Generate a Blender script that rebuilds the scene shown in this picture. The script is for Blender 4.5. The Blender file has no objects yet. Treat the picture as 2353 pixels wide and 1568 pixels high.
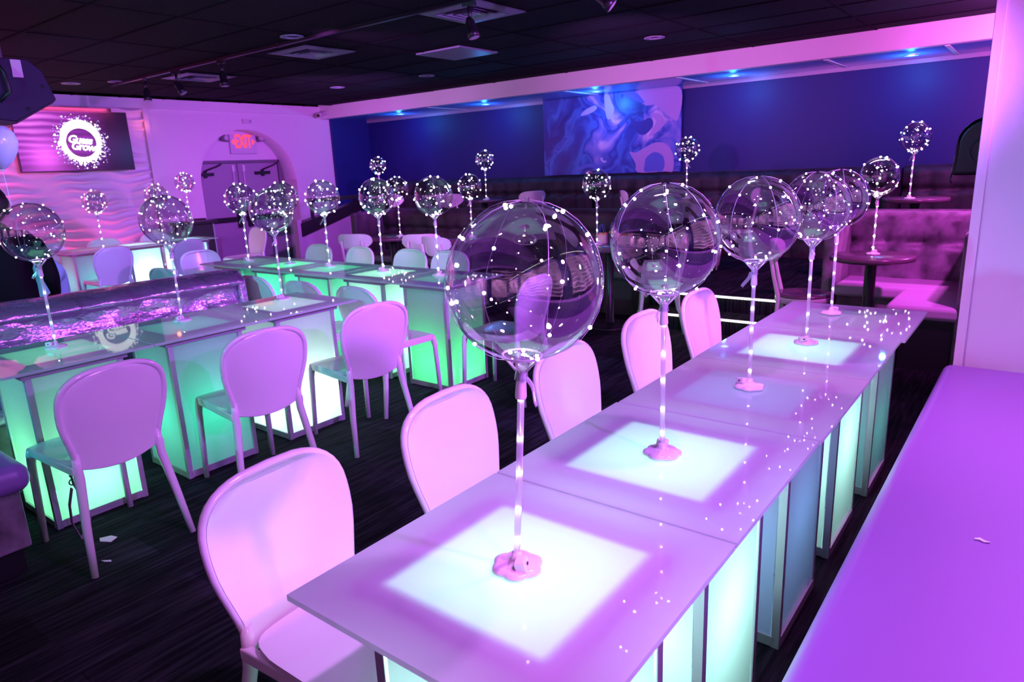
import bpy, math, random
from mathutils import Vector, Matrix
random.seed(7)
PI = math.pi
sc = bpy.context.scene
COL = sc.collection

# ------------------------------------------------------------------ camera
FPX, YAW, PIT, ROL = 1576.311, -0.6655, 0.2482, -0.0431
CAM = Vector((1.0172, -0.5982, 1.4976))
f_ = Vector((math.sin(YAW) * math.cos(PIT), math.cos(YAW) * math.cos(PIT), -math.sin(PIT)))
r_ = Vector((math.cos(YAW), -math.sin(YAW), 0)); u_ = r_.cross(f_)
r2 = r_ * math.cos(ROL) + u_ * math.sin(ROL); u2 = -r_ * math.sin(ROL) + u_ * math.cos(ROL)
cd = bpy.data.cameras.new('camera'); cam = bpy.data.objects.new('camera', cd); COL.objects.link(cam)
cam.matrix_world = Matrix(((r2.x, u2.x, -f_.x, CAM.x), (r2.y, u2.y, -f_.y, CAM.y), (r2.z, u2.z, -f_.z, CAM.z), (0, 0, 0, 1)))
cd.sensor_width = 36; cd.lens = FPX * 36 / 2353; cd.clip_start = .05; cd.clip_end = 60
cd.dof.use_dof = True; cd.dof.focus_distance = 1.9; cd.dof.aperture_fstop = 8.0
sc.camera = cam

# ------------------------------------------------------------------ world, exposure
w = bpy.data.worlds.new('world'); sc.world = w; w.use_nodes = True
w.node_tree.nodes['Background'].inputs[0].default_value = (.25, .12, .6, 1)
w.node_tree.nodes['Background'].inputs[1].default_value = .012
vs = sc.view_settings; vs.view_transform = 'Standard'; vs.look = 'None'; vs.gamma = 1; vs.use_curve_mapping = False; vs.exposure = 0
cy = sc.cycles
cy.use_denoising = True; cy.max_bounces = 7; cy.diffuse_bounces = 3; cy.glossy_bounces = 4; cy.transmission_bounces = 4
cy.transparent_max_bounces = 24; cy.caustics_reflective = False; cy.caustics_refractive = False
cy.sample_clamp_indirect = 4; cy.use_light_tree = True

# ------------------------------------------------------------------ room lights and added fill lamps
def lamp(kind, name, loc, power, color, aim=None, parent=None, **kw):
    d = bpy.data.lights.new(name, kind); d.energy = power; d.color = color
    for k, v in kw.items(): setattr(d, k, v)
    o = bpy.data.objects.new(name, d); o.location = loc
    if aim is not None:
        o.rotation_euler = (Vector(aim) - Vector(loc)).to_track_quat('-Z', 'Y').to_euler()
    if parent: o.parent = parent
    COL.objects.link(o); return o
VIO = (.50, .105, 1.0); MAG = (1.0, .14, .95)
lamp('SPOT', 'violet_par_row', (1.60, .5, 1.95), 280, (.50, .125, 1.0), (-3.0, .9, .6), spot_size=1.7, spot_blend=1, shadow_soft_size=.05)
lamp('SPOT', 'violet_par_room', (1.60, 2.6, 1.95), 930, VIO, (-6.0, 3.2, .9), spot_size=1.3, spot_blend=1, shadow_soft_size=.05)
lamp('SPOT', 'violet_fill_left_wall', (-4.6, 5.3, 2.3), 560, (.66, .085, 1.0), (-9.4, 6.5, 1.0), spot_size=1.35, spot_blend=1, shadow_soft_size=.05)  # added spot that gives the flat left wall its even violet
lamp('SPOT', 'blue_fill_wave_wall', (-4.2, 2.0, 2.2), 340, (.26, .17, 1.0), (-9.4, 2.6, .6), spot_size=1.5, spot_blend=1, shadow_soft_size=.05)  # added fill, keeps the wave relief violet-blue between the pink crests
lamp('POINT', 'magenta_par_partition', (1.35, 2.45, 2.42), 16, MAG, shadow_soft_size=.06)
lamp('POINT', 'magenta_par_beam', (1.0, 6.6, 2.25), 210, MAG, shadow_soft_size=.06)
lamp('SPOT', 'magenta_fill_booth', (1.2, 4.1, 2.4), 330, (1.0, .10, 1.0), (.2, 5.7, .5), spot_size=1.2, spot_blend=1, shadow_soft_size=.05)  # added to brighten the seat of the right-hand booth
lamp('SPOT', 'lavender_par_tables', (.7, .9, 2.6), 170, (.74, .26, 1.0), (.3, 1.2, .76), spot_size=2.0, spot_blend=.8, shadow_soft_size=.05)
lamp('SPOT', 'lavender_fill_far_tables', (.0, 2.3, 2.6), 150, (.95, .22, 1.0), (.3, 2.6, .76), spot_size=1.2, spot_blend=1, shadow_soft_size=.05)  # added to lift the far tabletops, in place of pink reflections
lamp('SPOT', 'magenta_fill_first_table', (1.5, -.2, 2.2), 90, (1.0, .20, .9), (.45, .1, .76), spot_size=.7, spot_blend=1, shadow_soft_size=.05)  # added pink for the front right of the first tabletop
lamp('SPOT', 'blue_fill_partition', (-.6, -.9, 2.2), 330, (.10, .38, 1.0), (1.3, 3.2, 1.15), spot_size=.5, spot_blend=1, shadow_soft_size=.05)  # added to tint the middle of the partition blue
lamp('SPOT', 'pink_fill_beam_left', (-6.2, 4.0, 1.9), 210, (.80, .25, 1.0), (-7.2, 7.5, 2.60), spot_size=1.3, spot_blend=1, shadow_soft_size=.05)  # added lamp in mid-air, lightens the left part of the beam
lamp('SPOT', 'pink_fill_beam_right', (-2.0, 4.0, 1.9), 270, (.90, .16, 1.0), (-2.6, 7.5, 2.64), spot_size=1.3, spot_blend=1, shadow_soft_size=.05)  # second added mid-air lamp, for the beam further right
lamp('SPOT', 'magenta_fill_bistro', (-2.0, 1.6, 2.5), 260, (.85, .15, 1.0), (-4.4, 4.65, .82), spot_size=.46, spot_blend=.8, shadow_soft_size=.05)  # added to turn the lower bistro chairs magenta
lamp('SPOT', 'magenta_fill_stairs', (.4, 2.0, 2.5), 130, (.85, .15, 1.0), (-1.1, 5.1, .7), spot_size=.62, spot_blend=.8, shadow_soft_size=.05)  # added for the bistro chairs on either side of the steps
lamp('SPOT', 'magenta_fill_upper', (-4.0, 3.0, 2.55), 170, (.85, .15, 1.0), (-3.9, 6.95, 1.15), spot_size=1.35, spot_blend=.9, shadow_soft_size=.05)  # added to reach the bistro chairs on the platform
lamp('SPOT', 'teal_fill_room', (-2.6, -2.6, 2.3), 560, (.03, .55, .62), (-3.6, 2.4, .5), spot_size=1.15, spot_blend=1, shadow_soft_size=.05)  # added general teal fill for surfaces facing the near end
lamp('SPOT', 'teal_fill_left', (-5.2, -.2, 2.4), 90, (.03, .75, .9), (-6.4, 2.2, .6), spot_size=.9, spot_blend=1, shadow_soft_size=.05)  # added to give the pale jeans and nearby chairs a teal cast

# ------------------------------------------------------------------ materials
def mat(name, color, rough=.5, metal=0., spec=.5, emis=None, estr=0., coat=0., sheen=0.):
    m = bpy.data.materials.new(name); m.use_nodes = True
    b = m.node_tree.nodes['Principled BSDF']
    b.inputs['Base Color'].default_value = (*color, 1); b.inputs['Roughness'].default_value = rough
    b.inputs['Metallic'].default_value = metal; b.inputs['Specular IOR Level'].default_value = spec
    b.inputs['Coat Weight'].default_value = coat; b.inputs['Coat Roughness'].default_value = .05
    b.inputs['Sheen Weight'].default_value = sheen
    if emis: b.inputs['Emission Color'].default_value = (*emis, 1); b.inputs['Emission Strength'].default_value = estr
    return m
def N(m, t, **kw):
    n = m.node_tree.nodes.new(t)
    for k, v in kw.items():
        if k.startswith('i_'): n.inputs[k[2:].replace('_', ' ')].default_value = v
        else: setattr(n, k, v)
    return n
def L(m, a, ao, b, bi): m.node_tree.links.new(a.outputs[ao], b.inputs[bi])
def noise_bump(m, scale, strength, dist=.01, detail=4, stretch=None, rough_vary=None):
    tc = N(m, 'ShaderNodeTexCoord'); mp = N(m, 'ShaderNodeMapping')
    if stretch: mp.inputs['Scale'].default_value = stretch
    nz = N(m, 'ShaderNodeTexNoise', i_Scale=scale, i_Detail=detail); bp = N(m, 'ShaderNodeBump', i_Strength=strength, i_Distance=dist)
    L(m, tc, 'Object', mp, 0); L(m, mp, 0, nz, 'Vector'); L(m, nz, 'Fac', bp, 'Height'); L(m, bp, 0, m.node_tree.nodes['Principled BSDF'], 'Normal')
    return nz
def color_noise(m, scale, stops, stretch=None, detail=4):
    tc = N(m, 'ShaderNodeTexCoord'); mp = N(m, 'ShaderNodeMapping')
    if stretch: mp.inputs['Scale'].default_value = stretch
    nz = N(m, 'ShaderNodeTexNoise', i_Scale=scale, i_Detail=detail); cr = N(m, 'ShaderNodeValToRGB')
    e = cr.color_ramp.elements
    while len(e) < len(stops): e.new(.5)
    for k, (p, c) in enumerate(stops): e[k].position = p; e[k].color = (*c, 1)
    L(m, tc, 'Object', mp, 0); L(m, mp, 0, nz, 'Vector'); L(m, nz, 'Fac', cr, 0); L(m, cr, 0, m.node_tree.nodes['Principled BSDF'], 'Base Color')

def backlit(name, refl, trans, rough, share=.5, gloss_lo=.04, gloss_hi=.85):
    """milky sheet: part scattered back, part let through, plus a glossy face"""
    m = bpy.data.materials.new(name); m.use_nodes = True; t = m.node_tree; t.nodes.clear()
    out = N(m, 'ShaderNodeOutputMaterial'); df = N(m, 'ShaderNodeBsdfDiffuse'); tr = N(m, 'ShaderNodeBsdfTranslucent')
    df.inputs[0].default_value = (*refl, 1); tr.inputs[0].default_value = (*trans, 1)
    m1 = N(m, 'ShaderNodeMixShader'); m1.inputs[0].default_value = share
    gl = N(m, 'ShaderNodeBsdfGlossy'); gl.inputs['Roughness'].default_value = rough
    lw = N(m, 'ShaderNodeLayerWeight', i_Blend=.5); pw = N(m, 'ShaderNodeMath', operation='POWER'); pw.inputs[1].default_value = 4.5
    mr = N(m, 'ShaderNodeMapRange'); mr.inputs['To Min'].default_value = gloss_lo; mr.inputs['To Max'].default_value = gloss_hi
    m2 = N(m, 'ShaderNodeMixShader')
    L(m, lw, 'Facing', pw, 0); L(m, pw, 0, mr, 'Value'); L(m, mr, 0, m2, 0)
    L(m, df, 0, m1, 1); L(m, tr, 0, m1, 2); L(m, m1, 0, m2, 1); L(m, gl, 0, m2, 2); L(m, m2, 0, out, 0)
    return m
def film(name, tint, lo, hi, rough):
    m = bpy.data.materials.new(name); m.use_nodes = True; t = m.node_tree; t.nodes.clear()
    out = N(m, 'ShaderNodeOutputMaterial'); tp = N(m, 'ShaderNodeBsdfTransparent'); tp.inputs[0].default_value = (*tint, 1)
    gl = N(m, 'ShaderNodeBsdfGlossy'); gl.inputs['Roughness'].default_value = rough
    lw = N(m, 'ShaderNodeLayerWeight', i_Blend=.5); pw = N(m, 'ShaderNodeMath', operation='POWER'); pw.inputs[1].default_value = 3.5
    mr = N(m, 'ShaderNodeMapRange'); mr.inputs['To Min'].default_value = lo; mr.inputs['To Max'].default_value = hi
    mx = N(m, 'ShaderNodeMixShader')
    L(m, lw, 'Facing', pw, 0); L(m, pw, 0, mr, 'Value'); L(m, mr, 0, mx, 0); L(m, tp, 0, mx, 1); L(m, gl, 0, mx, 2); L(m, mx, 0, out, 0)
    return m
def tubemat():
    m = bpy.data.materials.new('milky_tube'); m.use_nodes = True; t = m.node_tree; t.nodes.clear()
    out = N(m, 'ShaderNodeOutputMaterial'); tp = N(m, 'ShaderNodeBsdfTransparent'); df = N(m, 'ShaderNodeBsdfDiffuse'); tr = N(m, 'ShaderNodeBsdfTranslucent'); gl = N(m, 'ShaderNodeBsdfGlossy')
    gl.inputs['Roughness'].default_value = .15; df.inputs[0].default_value = (.9, .88, .95, 1); tr.inputs[0].default_value = (.9, .88, .95, 1)
    a = N(m, 'ShaderNodeMixShader'); b = N(m, 'ShaderNodeMixShader'); c = N(m, 'ShaderNodeMixShader'); b.inputs[0].default_value = .45; c.inputs[0].default_value = .12
    L(m, df, 0, a, 1); L(m, tr, 0, a, 2); L(m, tp, 0, b, 1); L(m, a, 0, b, 2); L(m, b, 0, c, 1); L(m, gl, 0, c, 2); L(m, c, 0, out, 0)
    return m
def emit(name, color, strength, sampled=True):
    m = bpy.data.materials.new(name); m.use_nodes = True; t = m.node_tree; t.nodes.clear()
    out = N(m, 'ShaderNodeOutputMaterial'); e = N(m, 'ShaderNodeEmission'); e.inputs[0].default_value = (*color, 1); e.inputs[1].default_value = strength
    L(m, e, 0, out, 0)
    if not sampled: m.cycles.emission_sampling = 'NONE'
    return m

M = {}
M['chair'] = mat('white_resin', (.80, .78, .80), .16, spec=.55)
M['wall'] = mat('painted_wall', (.72, .70, .74), .7); noise_bump(M['wall'], 60, .06)
M['wave'] = mat('wave_panel_plaster', (.74, .72, .76), .5)
M['bluewall'] = mat('blue_painted_wall', (.006, .011, .135), .55); noise_bump(M['bluewall'], 40, .05)
M['beam'] = mat('beam_paint', (.75, .72, .75), .6)
M['soffit'] = mat('soffit_gloss_panel', (.10, .26, .72), .18, spec=.6)
M['carpet'] = mat('carpet', (.02, .02, .03), .95, spec=.1)
M['tile'] = mat('ceiling_tile_black', (.006, .010, .012), .9, spec=.12); noise_bump(M['tile'], 55, .9, .006, 6)
M['tbar'] = mat('ceiling_runner', (.006, .006, .008), .9, spec=.08)
M['vent'] = mat('vent_metal', (.22, .26, .32), .4)
M['black'] = mat('black_plastic', (.012, .012, .016), .35)
M['blackgloss'] = mat('black_gloss', (.004, .004, .006), .25, spec=.25)
M['dark'] = mat('dark_metal', (.02, .02, .025), .4, metal=.3)
M['alu'] = mat('brushed_aluminium', (.62, .60, .66), .32, metal=.55)
M['vinyl'] = mat('violet_vinyl', (.275, .13, .46), .36, spec=.4); noise_bump(M['vinyl'], 300, .05, .002, 2)
M['velvet'] = mat('grey_velvet', (.16, .12, .17), .5, spec=.6, sheen=.3)
color_noise(M['velvet'], 3.2, [(.34, (.055, .04, .06)), (.70, (.26, .19, .27))], (2.6, 2.6, 2.2), 6); noise_bump(M['velvet'], 9, .25, .03)
M['velvet2'] = mat('charcoal_velvet', (.1, .08, .1), .6, spec=.4)
color_noise(M['velvet2'], 3.2, [(.32, (.013, .011, .016)), (.72, (.050, .038, .052))], (2.2, 2.2, .8), 5); noise_bump(M['velvet2'], 9, .25, .03)
M['seat2'] = mat('charcoal_seat', (.10, .08, .11), .5)
M['foil'] = mat('metallic_velvet', (.50, .34, .60), .24, metal=.7); noise_bump(M['foil'], 5.5, .75, .05, 5, (1, .8, 1.6))
M['seat'] = mat('booth_seat_vinyl', (.55, .42, .60), .38)
M['wood'] = mat('dark_table_laminate', (.13, .075, .11), .22, spec=.5); noise_bump(M['wood'], 12, .04, .003, 4, (1, 8, 1))
M['door'] = mat('door_paint', (.34, .28, .38), .5)
M['doorframe'] = mat('door_frame_paint', (.16, .13, .18), .45)
M['skin'] = mat('skin', (.36, .20, .16), .5)
M['darkcloth'] = mat('black_cloth', (.010, .010, .014), .9, spec=.1)
M['jeans'] = mat('pale_denim', (.34, .56, .66), .85, spec=.2); noise_bump(M['jeans'], 14, .5, .03)
M['pinkcloth'] = mat('violet_shirt', (.35, .20, .42), .9)
M['hair'] = mat('dark_hair', (.012, .009, .010), .5)
M['pole'] = tubemat()
M['film'] = film('balloon_film', (.93, .92, .985), .30, .96, .012)
M['kit'] = mat('pink_white_plastic', (.80, .74, .80), .25)
M['wire'] = mat('copper_silver_wire', (.75, .65, .85), .3, metal=.5)
M['bulb'] = emit('fairy_led', (1, .97, 1), 26, False)
M['strip'] = emit('stair_led', (1, .95, .86), 9)
M['exit'] = emit('exit_red', (1, .06, .10), 1.6)
M['sign'] = mat('sign_housing', (.62, .55, .66), .45)
M['latex'] = mat('latex_balloon', (.55, .70, .72), .25)
M['speaker'] = mat('speaker_cabinet', (.012, .006, .05), .7)
M['grille'] = mat('speaker_grille', (.015, .015, .02), .6)
M['paper'] = mat('paper', (.80, .82, .80), .8)
M['bag'] = mat('pink_paper_bag', (.85, .55, .60), .7)
M['bagtrim'] = mat('orange_bag_trim', (.85, .35, .18), .7)
M['bagblue'] = mat('blue_bag', (.05, .07, .30), .6)
M['strap'] = mat('leather_strap', (.20, .13, .22), .45)
M['chrome'] = mat('chrome', (.8, .8, .85), .1, metal=1)
M['glasslens'] = mat('lamp_lens', (.5, .5, .55), .1, spec=.8)
M['tabletop'] = backlit('milk_glass_top', (.64, .58, .72), (.90, 1.0, .98), .025, .56, .045, .75)
M['panel'] = backlit('frosted_panel', (.40, .43, .50), (.95, .98, .98), .32, .5, .04, .6)
M['ring'] = mat('table_underframe', (.34, .26, .36), .4, metal=.3)

# carpet: woven plank pattern, colour only
def carpet():
    m = M['carpet']; b = m.node_tree.nodes['Principled BSDF']
    tc = N(m, 'ShaderNodeTexCoord'); mp = N(m, 'ShaderNodeMapping'); mp.inputs['Scale'].default_value = (26, 1.6, 1)
    nz = N(m, 'ShaderNodeTexNoise', i_Scale=2.0, i_Detail=6); cr = N(m, 'ShaderNodeValToRGB')
    e = cr.color_ramp.elements; e[0].position = .40; e[0].color = (.006, .007, .010, 1); e[1].position = .85; e[1].color = (.045, .045, .060, 1)
    br = N(m, 'ShaderNodeTexBrick'); br.inputs['Scale'].default_value = 1; br.offset = .5
    br.inputs['Color1'].default_value = (.55, .55, .55, 1); br.inputs['Color2'].default_value = (1.25, 1.25, 1.25, 1); br.inputs['Mortar'].default_value = (.7, .7, .7, 1)
    br.inputs['Mortar Size'].default_value = .004; br.inputs['Brick Width'].default_value = 1.0; br.inputs['Row Height'].default_value = .25
    mp2 = N(m, 'ShaderNodeMapping'); mp2.inputs['Rotation'].default_value = (0, 0, PI / 2)
    mul = N(m, 'ShaderNodeMix', data_type='RGBA', blend_type='MULTIPLY'); mul.inputs[0].default_value = 1
    L(m, tc, 'Object', mp, 0); L(m, mp, 0, nz, 'Vector'); L(m, nz, 'Fac', cr, 0)
    L(m, tc, 'Object', mp2, 0); L(m, mp2, 0, br, 'Vector')
    m.node_tree.links.new(cr.outputs[0], mul.inputs[6]); m.node_tree.links.new(br.outputs[0], mul.inputs[7]); m.node_tree.links.new(mul.outputs[2], b.inputs['Base Color'])
    bp = N(m, 'ShaderNodeBump', i_Strength=.4, i_Distance=.004); L(m, nz, 'Fac', bp, 'Height'); L(m, bp, 0, b, 'Normal')
carpet()

# ------------------------------------------------------------------ mesh helpers
class MB:
    def __init__(s): s.v = []; s.f = []; s.sm = []
    def quad(s, a, b, c, d, sm=False): s.f.append((a, b, c, d)); s.sm.append(sm)
    def box(s, x0, x1, y0, y1, z0, z1):
        i = len(s.v)
        s.v += [(x0, y0, z0), (x1, y0, z0), (x1, y1, z0), (x0, y1, z0), (x0, y0, z1), (x1, y0, z1), (x1, y1, z1), (x0, y1, z1)]
        for q in ((3, 2, 1, 0), (4, 5, 6, 7), (0, 1, 5, 4), (1, 2, 6, 5), (2, 3, 7, 6), (3, 0, 4, 7)): s.quad(*[i + k for k in q])
        return s
    def grid(s, nu, nv, fn, sm=True, flip=False, wrap=False):
        i = len(s.v)
        for a in range(nv + 1):
            for b in range(nu + (0 if wrap else 1)): s.v.append(tuple(fn(b / nu, a / nv)))
        W = nu + (0 if wrap else 1)
        for a in range(nv):
            for b in range(nu):
                b2 = (b + 1) % W if wrap else b + 1
                q = (i + a * W + b, i + a * W + b2, i + (a + 1) * W + b2, i + (a + 1) * W + b)
                s.quad(*(q[::-1] if flip else q), sm=sm)
        return s
    def tube(s, pts, rad, n=8, cap=True, closed=False):
        pts = [Vector(p) for p in pts]; m = len(pts); i = len(s.v)
        R = rad if hasattr(rad, '__len__') else [rad] * m
        up = None
        for k, p in enumerate(pts):
            a = pts[(k - 1) % m] if (k or closed) else p; b = pts[(k + 1) % m] if (k < m - 1 or closed) else p
            t = (b - a).normalized() if (b - a).length > 1e-9 else Vector((0, 0, 1))
            if up is None:
                up = Vector((0, 0, 1)) if abs(t.z) < .9 else Vector((1, 0, 0))
            x = (up - t * up.dot(t)); x = x.normalized() if x.length > 1e-6 else t.orthogonal().normalized()
            up = x; y = t.cross(x)
            for j in range(n):
                an = 2 * PI * j / n; s.v.append(tuple(p + (x * math.cos(an) + y * math.sin(an)) * R[k]))
        for k in range(m if closed else m - 1):
            k2 = (k + 1) % m
            for j in range(n): s.quad(i + k * n + j, i + k * n + (j + 1) % n, i + k2 * n + (j + 1) % n, i + k2 * n + j, True)
        if cap and not closed:
            s.f.append(tuple(i + j for j in range(n))[::-1]); s.sm.append(False)
            s.f.append(tuple(i + (m - 1) * n + j for j in range(n))); s.sm.append(False)
        return s
    def lathe(s, prof, n=24, c=(0, 0), mod=None):
        i = len(s.v)
        for (r, z) in prof:
            for j in range(n):
                a = 2 * PI * j / n; rr = r * (mod(a, z) if mod else 1)
                s.v.append((c[0] + rr * math.cos(a), c[1] + rr * math.sin(a), z))
        for k in range(len(prof) - 1):
            for j in range(n): s.quad(i + k * n + j, i + k * n + (j + 1) % n, i + (k + 1) * n + (j + 1) % n, i + (k + 1) * n + j, True)
        return s
    def sphere(s, c, r, n=10, m=6):
        i = len(s.v)
        for k in range(m + 1):
            t = PI * k / m
            for j in range(n):
                a = 2 * PI * j / n
                s.v.append((c[0] + r * math.sin(t) * math.cos(a), c[1] + r * math.sin(t) * math.sin(a), c[2] - r * math.cos(t)))
        for k in range(m):
            for j in range(n): s.quad(i + k * n + j, i + k * n + (j + 1) % n, i + (k + 1) * n + (j + 1) % n, i + (k + 1) * n + j, True)
        return s
    def prism(s, poly, axis, a, b):
        """poly in the plane perpendicular to axis, extruded from a to b"""
        i = len(s.v); n = len(poly)
        def P(u, v, w): return {'x': (w, u, v), 'y': (u, w, v), 'z': (u, v, w)}[axis]
        s.v += [P(u, v, a) for u, v in poly] + [P(u, v, b) for u, v in poly]
        s.f.append(tuple(i + k for k in range(n))); s.sm.append(False)
        s.f.append(tuple(i + n + k for k in range(n))[::-1]); s.sm.append(False)
        for k in range(n): s.quad(i + (k + 1) % n, i + k, i + n + k, i + n + (k + 1) % n)
        return s
    def mesh(s, name, m):
        me = bpy.data.meshes.new(name); me.from_pydata(s.v, [], s.f); me.polygons.foreach_set('use_smooth', s.sm)
        if m: me.materials.append(m)
        me.update(); return me
    def obj(s, name, m, parent=None, loc=None, bevel=0, kind=None, label=None, seg=2, rot=None):
        o = bpy.data.objects.new(name, s.mesh(name, m)); COL.objects.link(o)
        if parent: o.parent = parent
        if loc: o.location = loc
        if rot: o.rotation_euler = rot
        if bevel:
            b = o.modifiers.new('bevel', 'BEVEL'); b.width = bevel; b.segments = seg; b.limit_method = 'ANGLE'; b.angle_limit = .7
            b.harden_normals = True; o.data.polygons.foreach_set('use_smooth', [True] * len(o.data.polygons))
        if kind: o['kind'] = kind
        if label: o['label'] = label
        return o
def fix_normals(o):
    import bmesh
    bm = bmesh.new(); bm.from_mesh(o.data); bmesh.ops.recalc_face_normals(bm, faces=bm.faces); bm.to_mesh(o.data); bm.free(); return o
def box(*a): return MB().box(*a)
def thing(name, label, cat, loc=(0, 0, 0), rz=0, group=None):
    o = bpy.data.objects.new(name, None); COL.objects.link(o); o.empty_display_size = .1
    o.location = loc; o.rotation_euler = (0, 0, rz); return tag(o, label, cat, group)
def tag(o, label, cat, group=None):
    o['label'] = label; o['category'] = cat
    if group: o['group'] = group
    return o
def dup(root, loc, rz, label, group=None):
    r = root.copy(); COL.objects.link(r); r.location = loc; r.rotation_euler = (0, 0, rz); r['label'] = label
    if group: r['group'] = group
    def rec(src, dst):
        for ch in list(src.children):
            c = ch.copy(); COL.objects.link(c); c.parent = dst; rec(ch, c)
    rec(root, r); return r
def struct(mb, name, m, **kw): return mb.obj(name, m, kind='structure', **kw)
def smoothstep(a, b, x): t = min(1, max(0, (x - a) / (b - a))); return t * t * (3 - 2 * t)
def text_mesh(name, body, size, depth, m, parent, mat4, offset=0, shear=0, space=1):
    cu = bpy.data.curves.new(name, 'FONT'); cu.body = body; cu.size = size; cu.extrude = depth; cu.offset = offset; cu.shear = shear
    cu.align_x = 'CENTER'; cu.align_y = 'CENTER'; cu.space_character = space; cu.resolution_u = 4
    t = bpy.data.objects.new(name, cu); COL.objects.link(t)
    bpy.context.view_layer.update()
    me = bpy.data.meshes.new_from_object(t.evaluated_get(bpy.context.evaluated_depsgraph_get()))
    bpy.data.objects.remove(t); me.transform(mat4); me.materials.clear(); me.materials.append(m)
    o = bpy.data.objects.new(name, me); COL.objects.link(o); o.parent = parent; return o

# ------------------------------------------------------------------ room shell
HC = 2.67; XL = -9.47; XR = 1.78; YB = 8.56; YF = -4.6; YBEAM = 7.49; ZS = 2.46
struct(box(XL - .6, XR + .3, YF - .2, 5.08, -.1, 0), 'floor', M['carpet'])
PZ = .30
struct(box(XL + 2.2, XR + .3, 6.05, YB + .1, -.1, PZ), 'trim_1', M['carpet'])['label'] = 'raised carpeted platform under the upper booths'
struct(box(XL - .6, -6.7, 5.08, 6.05, -.1, 0), 'floor.001', M['carpet'])
struct(box(XL - .6, XL + 2.2, 6.05, YB + .1, -.1, 0), 'floor.002', M['carpet'])
struct(box(-6.7, XR + .3, 5.33, 6.05, -.1, 0), 'floor.003', M['carpet'])
struct(box(-6.7, XR + .3, 5.08, 5.33, -.1, 0), 'floor.004', M['carpet'])
# steps between the two lower booths
s1 = box(-1.95, -.42, 5.10, 5.36, 0, .15); s1 = struct(s1, 'trim_2', M['carpet']); s1['label'] = 'lower carpeted step with a white light strip'
s2 = box(-1.95, -.42, 5.36, 6.06, 0, .30); s2 = struct(s2, 'trim_3', M['carpet']); s2['label'] = 'upper carpeted step with a white light strip'
for par, y, z in ((s1, 5.098, .135), (s2, 5.358, .285)):
    mb = MB(); k = 0
    for i in range(74):
        x = -1.93 + i * .0205; mb.box(x, x + .009, y - .010, y - .002, z - .007, z + .007)
    o = mb.obj('led_strip', M['strip'], par, kind='stuff')
    box(-1.94, -.43, y - .002, y + .002, z - .012, z + .012).obj('strip_channel', M['alu'], par)

# ceiling with lay-in tiles
ceil = struct(box(XL - .4, XR + .2, YF - .2, YB + .2, HC + .05, HC + .15), 'ceiling', M['tbar'])
tw, th = 1.22, .61
tme = box(-tw / 2 + .011, tw / 2 - .011, -th / 2 + .011, th / 2 - .011, 0, .05).mesh('ceiling_tile', M['tile'])
first = None
ny = int((YBEAM - 1.4 + 3.0) / th) + 1
ox, oy = -3.0, 3.50
xs = [ox + (i + .5) * tw for i in range(-6, 5)]; ys = [oy + (j + .5) * th for j in range(-11, 7)]
for x in xs:
    for y in ys:
        if x - tw / 2 < XL - .45 or x + tw / 2 > XR + 1.0 or y + th / 2 > YBEAM + .3: continue
        t = bpy.data.objects.new('ceiling_tile', tme); COL.objects.link(t); t.parent = ceil; t.location = (x, y, HC + random.uniform(-.0015, .003))
mb = MB()
for i in range(-6, 6): mb.box(ox + i * tw - .012, ox + i * tw + .012, YF, YBEAM, HC - .004, HC + .05)
for j in range(-12, 8): mb.box(XL, XR, oy + j * th - .012, oy + j * th + .012, HC - .0045, HC + .05)
mb.obj('ceiling_grid', M['tbar'], ceil)

# left wall: flat part with the arched door recess, and the wave part
AY0, AY1, AZ = 5.13, 6.87, 2.27; ACY = (AY0 + AY1) / 2; AR = (AY1 - AY0) / 2; ASP = AZ - AR * .95
wl = MB(); xb = XL - .36
def arch(y): return ASP + .95 * math.sqrt(max(0, AR * AR - (y - ACY) ** 2))
wl.box(XL - .4, XL, 4.45, AY0, 0, HC); wl.box(XL - .4, XL, AY1, 7.70, 0, HC)
n = 96
for k in range(n):
    t0, t1 = PI - PI * k / n, PI - PI * (k + 1) / n
    y0, y1 = ACY + AR * math.cos(t0), ACY + AR * math.cos(t1); z0, z1 = arch(y0), arch(y1); i = len(wl.v)
    wl.v += [(XL, y0, z0), (XL, y1, z1), (XL, y1, HC), (XL, y0, HC), (xb, y0, z0), (xb, y1, z1)]
    wl.quad(i, i + 1, i + 2, i + 3); wl.quad(i + 4, i + 5, i + 1, i, True)
wl.box(XL - .5, xb, AY0 - .1, AY1 + .1, 1.80, HC)              # flat wall above the door head, inside the recess
wall_left = struct(wl, 'wall_left', M['wall'])
box(XL - .4, XL - .06, YF - .2, 4.45, 0, HC).obj('wall_backing', M['wall'], wall_left)
box(XL, XL + .03, 1.0, 7.70, 2.53, HC).obj('wall_band', M['wall'], wall_left)
box(XL, XL + .025, 4.40, 4.47, 0, 2.53).obj('edge_post', M['wall'], wall_left)
def wave_h(a, z, amp=.06):
    p = 2 * PI * z / .125 + 1.5 * math.sin(2 * PI * a / 1.25 + 1.6 * math.sin(z * 2.1)) + .8 * math.sin(2 * PI * a / .58 + z * 5) + .2 * math.sin(2 * PI * a / .29 + 2 * z)
    return amp * (.5 + .5 * math.sin(p)) ** 2.2 * (.55 + .45 * math.sin(2 * PI * a / .9 + z * 6))
mb = MB().grid(170, 200, lambda u, v: (XL - .05 + wave_h(-.6 + 5.0 * u, 2.53 * v), -.6 + 5.0 * u, 2.53 * v), flip=False)
mb.obj('wave_panel', M['wave'], wall_left, label='white wave relief panelling on the left wall')
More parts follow.
